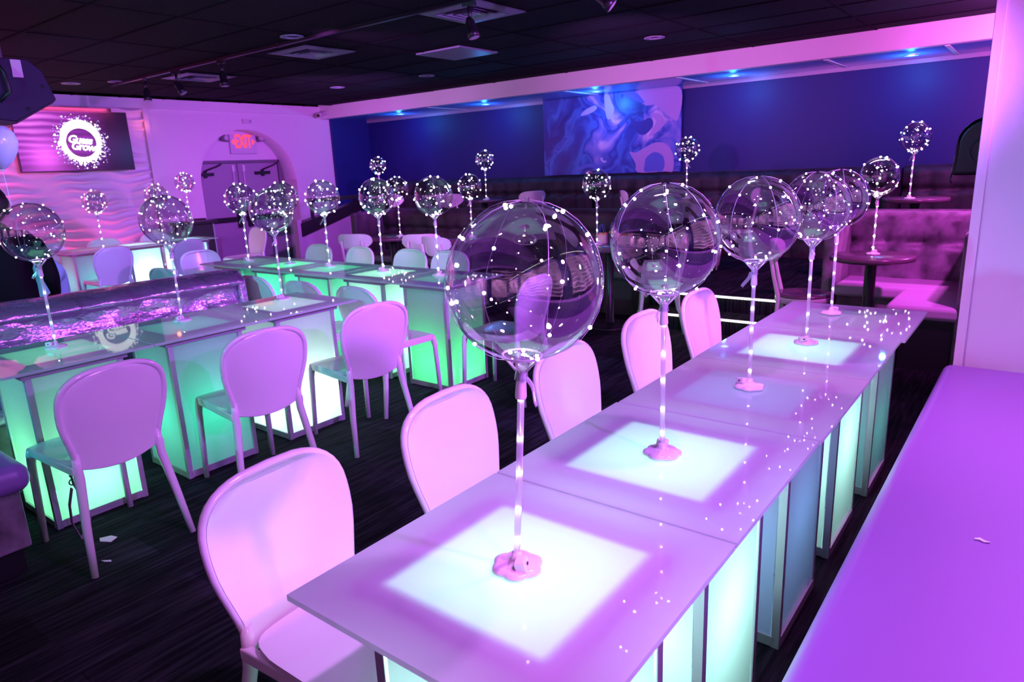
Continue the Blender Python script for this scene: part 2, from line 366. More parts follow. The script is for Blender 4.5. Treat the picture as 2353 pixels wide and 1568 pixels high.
# blue back wall and side return
wall_back = struct(box(XL - .4, XR + .3, YB, YB + .15, 0, HC), 'wall_back', M['bluewall'])
box(XL - .4, XL + .06, 7.70, YB, 0, HC).obj('side_return', M['bluewall'], wall_back)
box(XL + .06, XR, YB - .03, YB, ZS - .045, ZS).obj('top_moulding', M['ring'], wall_back)
# beam and glossy soffit
struct(box(XL + .0, XR, YBEAM, YBEAM + .12, ZS, HC + .05), 'trim_4', M['beam'])['label'] = 'pale beam along the front of the booth alcove'
sof = struct(box(XL + .0, XR, YBEAM + .12, YB, ZS, ZS + .03), 'trim_5', M['soffit']); sof['label'] = 'glossy soffit over the upper booths'
for x in (-6.9, -4.35, -2.72, -1.05, .05):
    box(x - .02, x + .02, YBEAM + .12, YB - .03, ZS - .006, ZS).obj('soffit_joint', M['beam'], sof)
# right wall, front wall (behind the camera) with lit wave panels
wr = struct(box(XR, XR + .15, YF - .2, YB + .2, 0, HC), 'wall_right', M['bluewall'])
for y0, y1 in ((-4.3, -2.3), (-1.9, .3), (.7, 3.0)):
    MB().grid(70, 110, lambda u, v: (XR - .005 - wave_h(y0 + (y1 - y0) * u, 1.0 + 1.15 * v), y0 + (y1 - y0) * u, 1.0 + 1.15 * v), flip=True).obj('wave_panel', M['wave'], wr)
mb = MB()
for k in range(90):
    if k % 30 < 26: mb.box(XR - .012, XR, -4.2 + k * .08, -4.185 + k * .08, 2.34, 2.355)
mb.obj('led_strip', M['strip'], wr, kind='stuff')
wf = struct(box(XL - .4, XR + .2, YF - .15, YF - .06, 0, HC), 'wall_front', M['bluewall'])
for x0, x1 in ((-6.2, -4.0), (-3.2, -1.0), (-.4, 1.5)):
    MB().grid(70, 110, lambda u, v: (x0 + (x1 - x0) * u, YF - .055 + wave_h(x0 + (x1 - x0) * u, .4 + 2.0 * v), .4 + 2.0 * v), flip=True).obj('wave_panel', M['wave'], wf)
# partition standing at the end of the long bench
pw_ = struct(box(.775, XR, 3.20, 3.32, 0, HC), 'wall_partition', M['wall'])
box(.735, .775, 3.19, 3.33, 0, HC).obj('edge_post', M['beam'], pw_, bevel=.003)

# lamps built into the place
for x in (-8.0, -6.1, -4.12, -2.2, -.32):
    t = thing('soffit_light', {-8.0: 'blue recessed soffit light nearest the pink wall', -6.1: 'blue recessed soffit light second from the pink wall', -4.12: 'blue recessed soffit light over the left half of the mural',
               -2.2: 'blue recessed soffit light just right of the mural', -.32: 'blue recessed soffit light nearest the white partition'}[x], 'ceiling light', (x, 8.08, ZS), 0, 'blue soffit lights')
    MB().lathe([(.075, 0), (.075, -.008), (.055, -.010), (.045, -.002), (.045, 0)], 20).obj('trim_ring', M['alu'], t)
    MB().lathe([(.044, -.003), (.03, -.004), (.001, -.004)], 16).obj('lens', emit('soffit_lens', (.45, .9, 1.0), 7, False), t)
    lamp('POINT', 'soffit_glow', (0, -.05, -.13), 12, (.03, .30, 1.0), parent=t, shadow_soft_size=.03)
    lamp('SPOT', 'soffit_beam', (0, 0, -.02), 7, (.05, .16, 1.0), parent=t, spot_size=2.3, spot_blend=1, shadow_soft_size=.03)
lamp('AREA', 'pink_wall_washer', (XL + .24, 1.6, 2.50), 75, (1.0, .08, .36), (XL + .02, 1.6, .7), shape='RECTANGLE', size=4.6, size_y=.05)
lamp('AREA', 'pink_wall_uplight', (XL + .26, 1.6, .06), 34, (1.0, .06, .30), (XL + .04, 1.6, 2.2), shape='RECTANGLE', size=5.2, size_y=.05)
lamp('AREA', 'red_wall_washer', (XL + .35, .9, 1.9), 16, (1.0, .10, .20), (XL, 2.2, 1.2), shape='RECTANGLE', size=1.6, size_y=.05)
for y in (-3.6, -2.4, -1.2, 0, 1.2, 2.3): lamp('SPOT', 'right_wall_washer', (XR - .50, y, 2.52), 150, (1.0, .36, .98), (XR, y, 1.4), spot_size=1.7, spot_blend=1, shadow_soft_size=.03)
for x in (-5.1, -2.1, .5): lamp('SPOT', 'front_wall_washer', (x, YF + .6, 2.5), 170, (1.0, .34, .9), (x, YF, 1.3), spot_size=2.2, spot_blend=1, shadow_soft_size=.03)
lamp('POINT', 'edge_strip_light', (XL + .10, 4.36, 2.30), .5, (1.0, .16, .10), shadow_soft_size=.03)

# ------------------------------------------------------------------ door, exit sign, wall items
door = bpy.data.objects.new('door_1', None); COL.objects.link(door); door['kind'] = 'structure'; door['label'] = 'pair of panic-bar exit doors in the arched recess'
XD = xb - .02
mb = MB(); mb.box(XD - .05, XD + .03, AY0, AY0 + .045, 0, 1.80); mb.box(XD - .05, XD + .03, AY1 - .10, AY1, 0, 1.80); mb.box(XD - .05, XD + .03, AY0, AY1, 1.755, 1.80)
mb.obj('door_frame', M['doorframe'], door)
for y0, y1, hy in ((AY0 + .05, 5.985, 5.90), (6.00, AY1 - .11, 6.09)):
    lf = box(XD - .03, XD + .012, y0, y1, .01, 1.75).obj('door_leaf', M['door'], door, bevel=.003)
    box(XD + .012, XD + .05, y0 + .03, y1 - .03, .80, .88).obj('panic_bar', M['dark'], lf)
    box(XD + .012, XD + .075, hy - .035, hy + .035, .70, .98).obj('latch_case', M['dark'], lf)
    mb = MB().tube([(XD + .03, hy, .95), (XD + .03, hy, 1.70)], .010, 8); mb.obj('vertical_rod', M['kit'], lf)
    box(XD + .012, XD + .05, hy - .02, hy + .02, 1.62, 1.72).obj('rod_case', M['kit'], lf)
    cyy = y0 + .22 if y0 < 5.5 else y1 - .32
    mb = box(XD + .012, XD + .06, cyy - .14, cyy + .14, 1.56, 1.61); mb.box(XD + .015, XD + .05, cyy - .02, cyy + .03, 1.53, 1.64); mb.tube([(XD + .05, cyy, 1.64), (XD + .16, cyy + .14, 1.70), (XD + .03, cyy + .3, 1.74)], .012, 6)
    mb.obj('door_closer', M['dark'], lf)
ex = thing('exit_sign', 'red glowing exit sign with two lamp heads above the double doors', 'exit sign', (xb, 6.13, 1.90))
# the sign hangs on the flat wall above the doors
box(0.0, .05, -.24, .24, 0, .31).obj('housing', M['sign'], ex, bevel=.008)
R = Matrix(((0, 0, 1, 0), (1, 0, 0, 0), (0, 1, 0, 0), (0, 0, 0, 1)))       # text x->world y, text y->world z, depth->x
text_mesh('letters', 'EXIT', .30, .004, M['exit'], ex, Matrix.Translation((.056, 0, .190)) @ R @ Matrix.Diagonal((.50, 1, 1, 1)), offset=.004, space=1.0)
for s in (-1, 1):
    mb = MB().prism([(s * .215, .19), (s * .165, .235), (s * .165, .145)], 'x', .05, .058); fix_normals(mb.obj('arrow', M['exit'], ex))
    mb = box(.0, .09, -.07, .07, -.05, .05); o = mb.obj('lamp_head', M['doorframe'], ex, loc=(.02, s * .34, .25), bevel=.02, rot=(s * .15, 0, s * -.2))
    MB().lathe([(.045, 0), (.03, .01), (.001, .013)], 14).obj('lens', M['glasslens'], o, loc=(.09, 0, 0), rot=(0, PI / 2, 0))
o = box(XL, XL + .035, 5.96, 6.12, 2.36, 2.43).obj('door_chime', M['sign'], None, bevel=.004); tag(o, 'small pale box high on the pink wall above the arch', 'chime')
MB().lathe([(.012, 0), (.001, .002)], 10).obj('button', M['black'], o, loc=(XL + .036, 6.09, 2.395), rot=(0, PI / 2, 0))
cc = thing('security_camera', 'small white security camera on the corner of the beam', 'camera', (-9.28, YBEAM, 2.555))
MB().tube([(0, 0, 0), (0, -.05, 0), (.02, -.09, -.02)], [.035, .02, .02], 12).obj('bracket', M['sign'], cc)
MB().tube([(-.02, -.07, -.01), (.05, -.20, -.05)], .042, 14).obj('body', M['sign'], cc)
MB().tube([(.05, -.20, -.05), (.055, -.21, -.053)], .028, 12).obj('lens', M['black'], cc)

# TV on the wave wall
TVY0, TVY1, TVZ0, TVZ1 = 2.70, 4.10, 1.685, 2.455; tx = XL + .16
tv = thing('television', 'large wall television showing a glittering round purple logo', 'television', (tx, (TVY0 + TVY1) / 2, (TVZ0 + TVZ1) / 2), 0)
hy, hz = (TVY1 - TVY0) / 2, (TVZ1 - TVZ0) / 2
box(-.05, 0, -hy, hy, -hz, hz).obj('casing', M['black'], tv, bevel=.004)
box(-.14, -.05, -.4, .4, -.2, .2).obj('wall_mount', M['black'], tv)
box(-.10, -.02, -.95, .52, hz - .01, hz + .05).obj('media_bar', M['black'], tv, bevel=.006)
sm = bpy.data.materials.new('tv_picture'); sm.use_nodes = True
def tvmat(m):
    t = m.node_tree; b = t.nodes['Principled BSDF']; b.inputs['Base Color'].default_value = (.01, .01, .012, 1); b.inputs['Roughness'].default_value = .15
    tc = N(m, 'ShaderNodeTexCoord'); sp = N(m, 'ShaderNodeSeparateXYZ'); L(m, tc, 'Object', sp, 0)
    wv = N(m, 'ShaderNodeTexWave', bands_direction='Z'); wv.inputs['Scale'].default_value = 2.4; wv.inputs['Distortion'].default_value = 4; wv.inputs['Detail'].default_value = 2
    mp = N(m, 'ShaderNodeMapping'); mp.inputs['Scale'].default_value = (1, .5, 1.6); L(m, tc, 'Object', mp, 0); L(m, mp, 0, wv, 'Vector')
    # bright violet towards the upper left, black to the right
    mr = N(m, 'ShaderNodeMapRange'); mr.inputs['From Min'].default_value = .42; mr.inputs['From Max'].default_value = -.5; L(m, sp, 'Y', mr, 'Value')
    mz = N(m, 'ShaderNodeMapRange'); mz.inputs['From Min'].default_value = -.45; mz.inputs['From Max'].default_value = .4; mz.inputs['To Min'].default_value = .25; L(m, sp, 'Z', mz, 'Value')
    mu = N(m, 'ShaderNodeMath', operation='MULTIPLY'); L(m, mr, 0, mu, 0); L(m, mz, 0, mu, 1)
    mw = N(m, 'ShaderNodeMapRange'); mw.inputs['To Min'].default_value = .55; mw.inputs['To Max'].default_value = 1.15; L(m, wv, 'Fac', mw, 'Value')
    m3 = N(m, 'ShaderNodeMath', operation='MULTIPLY'); L(m, mu, 0, m3, 0); L(m, mw, 0, m3, 1)
    cr = N(m, 'ShaderNodeValToRGB'); e = cr.color_ramp.elements; e[0].color = (.012, .004, .03, 1); e[1].color = (.95, .20, 1, 1); e.new(.45).color = (.26, .03, .42, 1)
    L(m, m3, 0, cr, 0); L(m, cr, 0, b, 'Emission Color'); b.inputs['Emission Strength'].default_value = 1.0
tvmat(sm)
scr = box(0, .003, -hy + .012, hy - .012, -hz + .012, hz - .012).obj('screen', sm, tv)
gw = emit('tv_glitter_white', (1, .97, 1), 1.6, False); gv = emit('tv_glitter_violet', (.50, .36, 1.0), 1.1, False)
def disc(mb, y, z, r, x, n=8):
    i = len(mb.v); mb.v += [(x, y + r * math.cos(2 * PI * k / n), z + r * math.sin(2 * PI * k / n)) for k in range(n)]
    mb.f.append(tuple(range(i, i + n))); mb.sm.append(False)
gy, gz = .06, -.02; a_ = MB(); b_ = MB()
for k in range(900):
    an = random.uniform(0, 2 * PI); rr = .19 + abs(random.gauss(0, .075)); y, z = gy + rr * math.cos(an), gz + rr * math.sin(an)
    if abs(y) > hy - .03 or abs(z) > hz - .03: continue
    (disc(a_, y, z, random.uniform(.006, .012), .0042) if (rr < .27 and random.random() < .7) or random.random() < .3 else disc(b_, y, z, random.uniform(.005, .010), .0040))
# bright ring
i = len(a_.v); n = 48
for k in range(n):
    an = 2 * PI * k / n; ro = .245 + .05 * max(0, math.sin(an)); ri = .185
    a_.v += [(.0045, gy + ri * math.cos(an), gz + ri * math.sin(an)), (.0045, gy + ro * math.cos(an), gz + ro * math.sin(an))]
for k in range(n):
    k2 = (k + 1) % n; a_.quad(i + 2 * k, i + 2 * k + 1, i + 2 * k2 + 1, i + 2 * k2)
a_.obj('logo_glitter', gw, scr, kind='stuff'); b_.obj('violet_glitter', gv, scr, kind='stuff')
for body, dy, dz, sz in (('Guess', -.015, .035, .135), ('Grows', .030, -.055, .135)):
    text_mesh('logo_script', body, sz, .0004, gw, scr, Matrix.Translation((.005, gy + dy, gz + dz)) @ R @ Matrix.Rotation(-.10, 4, 'Z'), offset=.006, shear=.25, space=.85)

# mural
MX0, MX1, MZ0, MZ1 = -5.31, -3.06, 1.345, ZS - .002
mm = bpy.data.materials.new('mural_paint'); mm.use_nodes = True
def muralmat(m):
    t = m.node_tree; b = t.nodes['Principled BSDF']; b.inputs['Roughness'].default_value = .35
    tc = N(m, 'ShaderNodeTexCoord'); mp = N(m, 'ShaderNodeMapping'); L(m, tc, 'Object', mp, 0)
    n1 = N(m, 'ShaderNodeTexNoise', i_Scale=1.3, i_Detail=2.0); L(m, mp, 0, n1, 'Vector')
    mx = N(m, 'ShaderNodeMix', data_type='RGBA', blend_type='ADD'); mx.inputs[0].default_value = .9
    t.links.new(mp.outputs[0], mx.inputs[6]); t.links.new(n1.outputs['Color'], mx.inputs[7])
    n2 = N(m, 'ShaderNodeTexNoise', i_Scale=1.5, i_Detail=3.0, i_Distortion=1.1); t.links.new(mx.outputs[2], n2.inputs['Vector'])
    sp = N(m, 'ShaderNodeSeparateXYZ'); L(m, tc, 'Object', sp, 0)
    gx = N(m, 'ShaderNodeMapRange'); gx.inputs['From Min'].default_value = -1.2; gx.inputs['From Max'].default_value = 1.3; gx.inputs['To Min'].default_value = -.10; gx.inputs['To Max'].default_value = .12; L(m, sp, 'X', gx, 'Value')
    ad = N(m, 'ShaderNodeMath', operation='ADD'); L(m, n2, 'Fac', ad, 0); L(m, gx, 0, ad, 1)
    cr = N(m, 'ShaderNodeValToRGB'); e = cr.color_ramp.elements
    e[0].position = .34; e[0].color = (.02, .03, .25, 1); e[1].position = .72; e[1].color = (.80, .55, .80, 1)
    for p, c in ((.44, (.03, .08, .42)), (.50, (.06, .20, .66)), (.53, (.02, .05, .36)), (.58, (.10, .16, .62)), (.63, (.28, .24, .66))): e.new(p).color = (*c, 1)
    L(m, ad, 0, cr, 0); L(m, cr, 0, b, 'Base Color')
muralmat(mm)
mu = thing('mural', 'large blue and pink abstract swirl canvas on the navy wall', 'mural', ((MX0 + MX1) / 2, YB - .085, (MZ0 + MZ1) / 2))
hx, hz2 = (MX1 - MX0) / 2, (MZ1 - MZ0) / 2
cv = box(-hx, hx, 0, .045, -hz2, hz2).obj('canvas', mm, mu, bevel=.003)
pk = mat('mural_pink', (.48, .30, .66), .4); bl = mat('mural_blue', (.10, .15, .60), .4); dk = mat('mural_navy', (.03, .05, .34), .4); iv = mat('mural_lilac', (.55, .50, .80), .4)
def blob(pts, m, y, name='painted_shape'):
    # closed smooth outline through the points, as flat paint
    P = []; n = len(pts)
    for k in range(n):
        p0, p1, p2, p3 = [Vector(pts[(k + j - 1) % n]) for j in range(4)]
        for s in range(6):
            t = s / 6; P.append(.5 * ((2 * p1) + (p2 - p0) * t + (2 * p0 - 5 * p1 + 4 * p2 - p3) * t * t + (3 * p1 - p0 - 3 * p2 + p3) * t ** 3))
    mb = MB(); mb.v = [(p.x, y, p.y) for p in P]; c = Vector((sum(p.x for p in P), sum(p.y for p in P))) / len(P)
    mb.f = [tuple(range(len(P)))]; mb.sm = [False]; fix_normals(mb.obj(name, m, cv))
def mp_(px, pz): return (-hx + 2 * hx * px, -hz2 + 2 * hz2 * pz)     # 0..1 in canvas width and height
blob([mp_(*p) for p in ((.66, .26), (.70, .25), (.76, .30), (.84, .36), (.91, .33), (.955, .20), (.955, .01), (.90, .005), (.72, .005), (.70, .12))], pk, -.0012)
blob([mp_(*p) for p in ((.765, .012), (.765, .10), (.775, .18), (.83, .245), (.885, .20), (.90, .10), (.885, .012), (.83, .008))], bl, -.0018)
blob([mp_(*p) for p in ((.48, .99), (.51, .99), (.535, .88), (.55, .80), (.53, .70), (.50, .69), (.485, .80))], iv, -.0012)
blob([mp_(*p) for p in ((.30, .76), (.34, .83), (.41, .87), (.42, .82), (.36, .77))], iv, -.0012)
blob([mp_(*p) for p in ((.58, .99), (.64, .95), (.72, .86), (.76, .84), (.75, .88), (.69, .99))], bl, -.0012)
blob([mp_(*p) for p in ((.70, .99), (.985, .99), (.985, .62), (.92, .66), (.84, .80), (.76, .82))], pk, -.0008)
blob([mp_(*p) for p in ((.66, .70), (.72, .62), (.80, .66), (.82, .56), (.76, .46), (.70, .52))], dk, -.0012)
blob([mp_(*p) for p in ((.80, .70), (.86, .70), (.90, .60), (.86, .50), (.79, .43), (.82, .54), (.84, .62))], pk, -.0015)
blob([mp_(*p) for p in ((.22, .01), (.28, .10), (.36, .14), (.44, .11), (.47, .02), (.42, .07), (.35, .09), (.28, .05))], bl, -.0012)
blob([mp_(*p) for p in ((.33, .02), (.36, .045), (.39, .02), (.36, .005))], mat('mural_rose', (.75, .35, .60), .4), -.0018)
blob([mp_(*p) for p in ((.445, .20), (.46, .21), (.47, .17), (.49, .165), (.485, .145), (.46, .15))], iv, -.0012)

# ------------------------------------------------------------------ ceiling fixtures
def diffuser(x, y, label):
    t = thing('air_diffuser', label, 'vent', (x, y, HC - .010), 0, 'square ceiling air diffusers'); S = .30
    def ring(a, b, za, zb):
        mb = MB(); i = 0
        A = [(-a, -a), (a, -a), (a, a), (-a, a)]; B = [(-b, -b), (b, -b), (b, b), (-b, b)]
        mb.v = [(p[0], p[1], za) for p in A] + [(p[0], p[1], zb) for p in B] + [(p[0], p[1], za + .006) for p in A] + [(p[0], p[1], zb + .006) for p in B]
        for k in range(4):
            k2 = (k + 1) % 4; mb.quad(k2, k, 4 + k, 4 + k2); mb.quad(8 + k, 8 + k2, 12 + k2, 12 + k)
        return mb
    ring(S, .21, -.002, -.012).obj('frame', M['vent'], t)
    for a, b, z in ((.20, .155, .0), (.145, .10, .0), (.09, .05, .0)): ring(a, b, -.014 + z, .025).obj('louvre', M['vent'], t)
    box(-.05, .05, -.05, .05, -.012, -.008).obj('centre_plate', M['vent'], t)
    box(-.21, .21, -.21, .21, .03, .034).obj('back_plate', M['black'], t)
    return t
diffuser(-2.68, 3.79, 'nearest square air diffuser at the top centre behind the spotlight')
diffuser(-4.86, 3.93, 'middle square air diffuser beside a round recessed light')
diffuser(-7.02, 3.95, 'farthest square air diffuser above the arched door')
t = box(-.30, .30, -.30, .30, -.012, .006).obj('blank_panel', M['vent'], None, loc=(-4.03, 5.12, HC - .005), bevel=.004); tag(t, 'plain square pale access panel in the black ceiling', 'ceiling panel')
MB().sphere((.02, -.29, -.016), .008, 8, 5).obj('screw', M['chrome'], t)
for k, (x, y, lb) in enumerate([(-4.33, 3.33, 'round recessed ceiling light in front of the middle air diffuser'), (-2.24, 6.01, 'round recessed ceiling light closest to the pale beam'),
        (-5.44, 6.11, 'small round recessed light left of the blank ceiling panel'), (-6.98, 5.93, 'round recessed light over the double doors'),
        (-7.86, 3.40, 'left round recessed light behind the farthest diffuser'), (-8.25, 3.05, 'round recessed light above the television')]):
    t = thing('recessed_light', lb, 'ceiling light', (x, y, HC - .004), 0, 'round recessed ceiling lights')
    MB().lathe([(.10, .0), (.10, -.006), (.065, -.008), (.060, .0), (.060, .06)], 24).obj('trim_ring', M['vent'], t)
    MB().lathe([(.06, .05), (.03, .055), (.001, .055)], 16).obj('lens', M['black'], t)
tr = thing('lighting_track', 'long black lighting track crossing the ceiling from left to right', 'track', (-3.5, 3.43, HC - .03))
box(-4.6, 3.2, -.018, .018, 0, .026).obj('rail', M['black'], tr)
for x in (-4.6, -1.2, 2.2): box(x, x + .05, -.022, .022, -.003, .028).obj('rail_joint', M['dark'], tr)
def spot(x, tilt, rz, lb, drop=.0):
    t = thing('track_spotlight', lb, 'spotlight', (x, 3.43, HC - .032), rz, 'black track spotlights')
    box(-.05, .05, -.016, .016, -.028, 0).obj('adapter', M['black'], t, bevel=.003)
    MB().tube([(0, 0, -.028), (0, 0, -.12)], .014, 8).obj('stem', M['black'], t)
    mb = MB(); a = math.radians(tilt)
    d = Vector((math.sin(a), 0, -math.cos(a))); p = Vector((0, 0, -.13)) - d * .03
    mb.tube([p, p + d * .03, p + d * .09, p + d * .095, p + d * .14], [.018, .034, .034, .040, .044], 16); mb.obj('head', M['black'], t)
    mb = MB().tube([p + d * .1405, p + d * .143], .036, 14); mb.obj('lens', M['glasslens'], t)
spot(-2.40, 15, .3, 'nearest black track spotlight in front of the top diffuser')
spot(-5.65, 5, .2, 'second black track spotlight, left of the middle diffuser')
spot(-6.55, 30, .6, 'third black track spotlight in front of the farthest diffuser')
spot(-7.25, 10, -.5, 'leftmost black track spotlight, nearest the wave wall')
spot(-1.35, 50, .5, 'black track spotlight cut off at the top edge of the picture')
# loudspeaker
sp = thing('loudspeaker', 'angled dark purple loudspeaker hanging at the top left corner', 'speaker', (-4.5, 1.22, 2.13), 0)
prof = [(-.20, .19), (.11, .20), (.19, .13), (.245, -.05), (-.02, -.20), (-.20, -.18)]
fix_normals(MB().prism(prof, 'x', -.22, 0).obj('cabinet', M['speaker'], sp, bevel=.008))
fix_normals(MB().prism([(-.20, -.18), (-.02, -.20), (.245, -.05), (.22, -.075), (-.02, -.215), (-.20, -.20)], 'x', -.21, -.01).obj('grille', M['grille'], sp))
box(.0, .006, .01, .07, .08, .19).obj('maker_plate', M['sign'], sp)
for y, z in ((.17, .03), (.06, -.12)): MB().lathe([(.012, 0), (.010, .008), (.001, .009)], 8).obj('screw', M['black'], sp, loc=(0, y, z), rot=(0, PI / 2, 0))
mb = MB().tube([(.02, -.10, .20), (.05, -.05, .10), (.05, -.04, -.02), (.02, -.10, -.08)], .012, 8); mb.obj('cable', M['black'], sp)
mb = box(-.14, -.08, -.06, .0, .19, HC - 2.13); mb.obj('hanging_bracket', M['black'], sp)
# latex balloon at the left edge
lb = thing('latex_balloon', 'plain solid pale teal balloon cut off at the left edge', 'balloon', (-5.5, 1.36, 1.83))
MB().lathe([(.001, -.19), (.02, -.18), (.08, -.13), (.125, -.05), (.14, .02), (.125, .09), (.08, .135), (.001, .155)], 28).obj('envelope', M['latex'], lb)
MB().tube([(0, 0, -.20), (0, 0, -.18)], [.018, .006], 10).obj('knot', M['latex'], lb)
MB().tube([(0, 0, -.2), (.02, .01, -.8), (-.02, 0, -1.4), (0, 0, -1.83)], .0025, 5).obj('ribbon', M['kit'], lb)

# ------------------------------------------------------------------ LED tables
H = .76; TOP = .607
def grid_top():
    mb = MB(); h = TOP / 2; a, b = H - .012, H; q = .195
    mb.v = [(-h, -h, b), (h, -h, b), (h, h, b), (-h, h, b), (-h, -h, a), (h, -h, a), (h, h, a), (-h, h, a)]
    mb.quad(0, 1, 2, 3)
    for k in range(4):
        k2 = (k + 1) % 4; mb.quad(k, 4 + k, 4 + k2, k2)
    return mb
bx = .195
topme = grid_top().mesh('glass_top', M['tabletop'])
panme = box(-bx + .024, bx - .024, -.002, .0, .05, H - .055).mesh('panel', M['panel'])
# single sheet so that the lamp inside shows through it
pm = MB(); pm.v = [(-bx + .022, 0, .038), (bx - .022, 0, .038), (bx - .022, 0, H - .05), (-bx + .022, 0, H - .05)]; pm.quad(0, 1, 2, 3)
panme = pm.mesh('panel', M['panel'])
postme = box(-.012, .012, -.012, .012, 0, H - .022).mesh('corner_post', M['alu'])
railme = box(-bx + .012, bx - .012, -.012, .010, .004, .038).mesh('bottom_rail', M['alu'])
trme = box(-bx + .012, bx - .012, -.012, .010, H - .052, H - .024).mesh('top_rail', M['alu'])
def ringmesh():
    mb = MB(); o, i = bx + .022, bx - .030; a, b = H - .050, H - .030
    mb.box(-o, o, -o, -i, a, b); mb.box(-o, o, i, o, a, b); mb.box(-o, -i, -i, i, a, b); mb.box(i, o, -i, i, a, b); return mb
ringme = ringmesh().mesh('top_frame', M['ring'])
floorme = box(-bx + .02, bx - .02, -bx + .02, bx - .02, .004, .012).mesh('floor_plate', M['alu'])
def link(name, me, parent, loc=(0, 0, 0), rz=0):
    o = bpy.data.objects.new(name, me); COL.objects.link(o); o.parent = parent; o.location = loc; o.rotation_euler = (0, 0, rz); return o
def led_table(x, y, label, group, color, power, lz=.42, dz=0., rad=.12):
    t = thing('led_table', label, 'table', (x, y, dz), 0, group)
    link('glass_top', topme, t); link('top_frame', ringme, t); link('floor_plate', floorme, t)
    for k in range(4):
        a = k * PI / 2; d = Vector((math.sin(a), -math.cos(a), 0))
        link('panel', panme, t, d * bx, a); link('bottom_rail', railme, t, d * (bx - .004), a); link('top_rail', trme, t, d * (bx - .004), a)
        link('corner_post', postme, t, ((bx - .006) * (1 if k in (0, 1) else -1), (bx - .006) * (1 if k in (1, 2) else -1), 0))
    lamp('POINT', 'led_lamp', (0, 0, lz), power, color, parent=t, shadow_soft_size=rad)
    return t
ICE = (.46, 1.0, .80); MINT = (.66, 1.0, .84); GREEN = (.05, 1.0, .36); TEAL = (.06, .85, .70); LAV = (.15, .46, 1.0)
PITCH = .613
gA, gB, gC, gD = 'glowing tables of the long right-hand row', 'glowing tables of the row beside the metallic booth', 'glowing tables of the crosswise row', 'glowing tables along the wave wall'
A = [(ICE, 8.6, .40), (ICE, 8.6, .40), (LAV, 2.4, .40), (ICE, 8.2, .42), (TEAL, 1.6, .30)]
An = ['first LED table, nearest the viewer, with a white lit square', 'second LED table of the right-hand row, white lit square', 'third LED table of the right-hand row, dim bluish square',
      'fourth LED table of the right-hand row, bright mint white square', 'fifth and last LED table of the right-hand row, dim pinkish top']
for i in range(5):
    dx = (0, 0, .004, .002, .016)[i]
    led_table(.302 + dx, PITCH * (i + .5), An[i], gA, *A[i], dz=(0, 0, 0, 0, 0)[i])
BX, BY = -2.85, .22
B = [((.22, 1.0, .44), 9, .20), ((.02, 1.0, .58), 3.2, .34), (MINT, 11, .22)]
Bn = ['green lit LED table nearest the left edge beside the booth', 'dim lavender LED table between the green and the white one', 'bright white LED table at the far end of the booth row']
for i in range(3): led_table(BX + .302, BY + PITCH * (i + .5), Bn[i], gB, *B[i])
CX, CY = -5.085, 2.60
Cc = [(GREEN, 2, .42), (GREEN, 12, .45), (GREEN, 8, .40), ((.40, 1.0, .62), 16, .36), ((.05, 1.0, .26), 6, .18)]
Cn = ['far left dim LED table of the crosswise row', 'second LED table of the crosswise row, bright green square', 'middle LED table of the crosswise row, muted green square',
      'fourth LED table of the crosswise row, pale green lit square', 'end LED table of the crosswise row, dull green with tall frosted side']
for i in range(5): led_table(CX + PITCH * (i + .5), CY + .302, Cn[i], gC, *Cc[i])
DX, DY = -8.26, 2.43
Dc = [((.05, .75, .85), 2.5, .4), ((.45, .95, 1.0), 14, .42), ((.45, .95, 1.0), 14, .42)]
Dn = ['LED table nearest the left end of the wave wall row, dim teal', 'middle LED table of the wave wall row, white glowing sides', 'far LED table of the wave wall row next to the host stand']
for i in range(3): led_table(DX + .302, DY + PITCH * (i + .5), Dn[i], gD, *Dc[i])

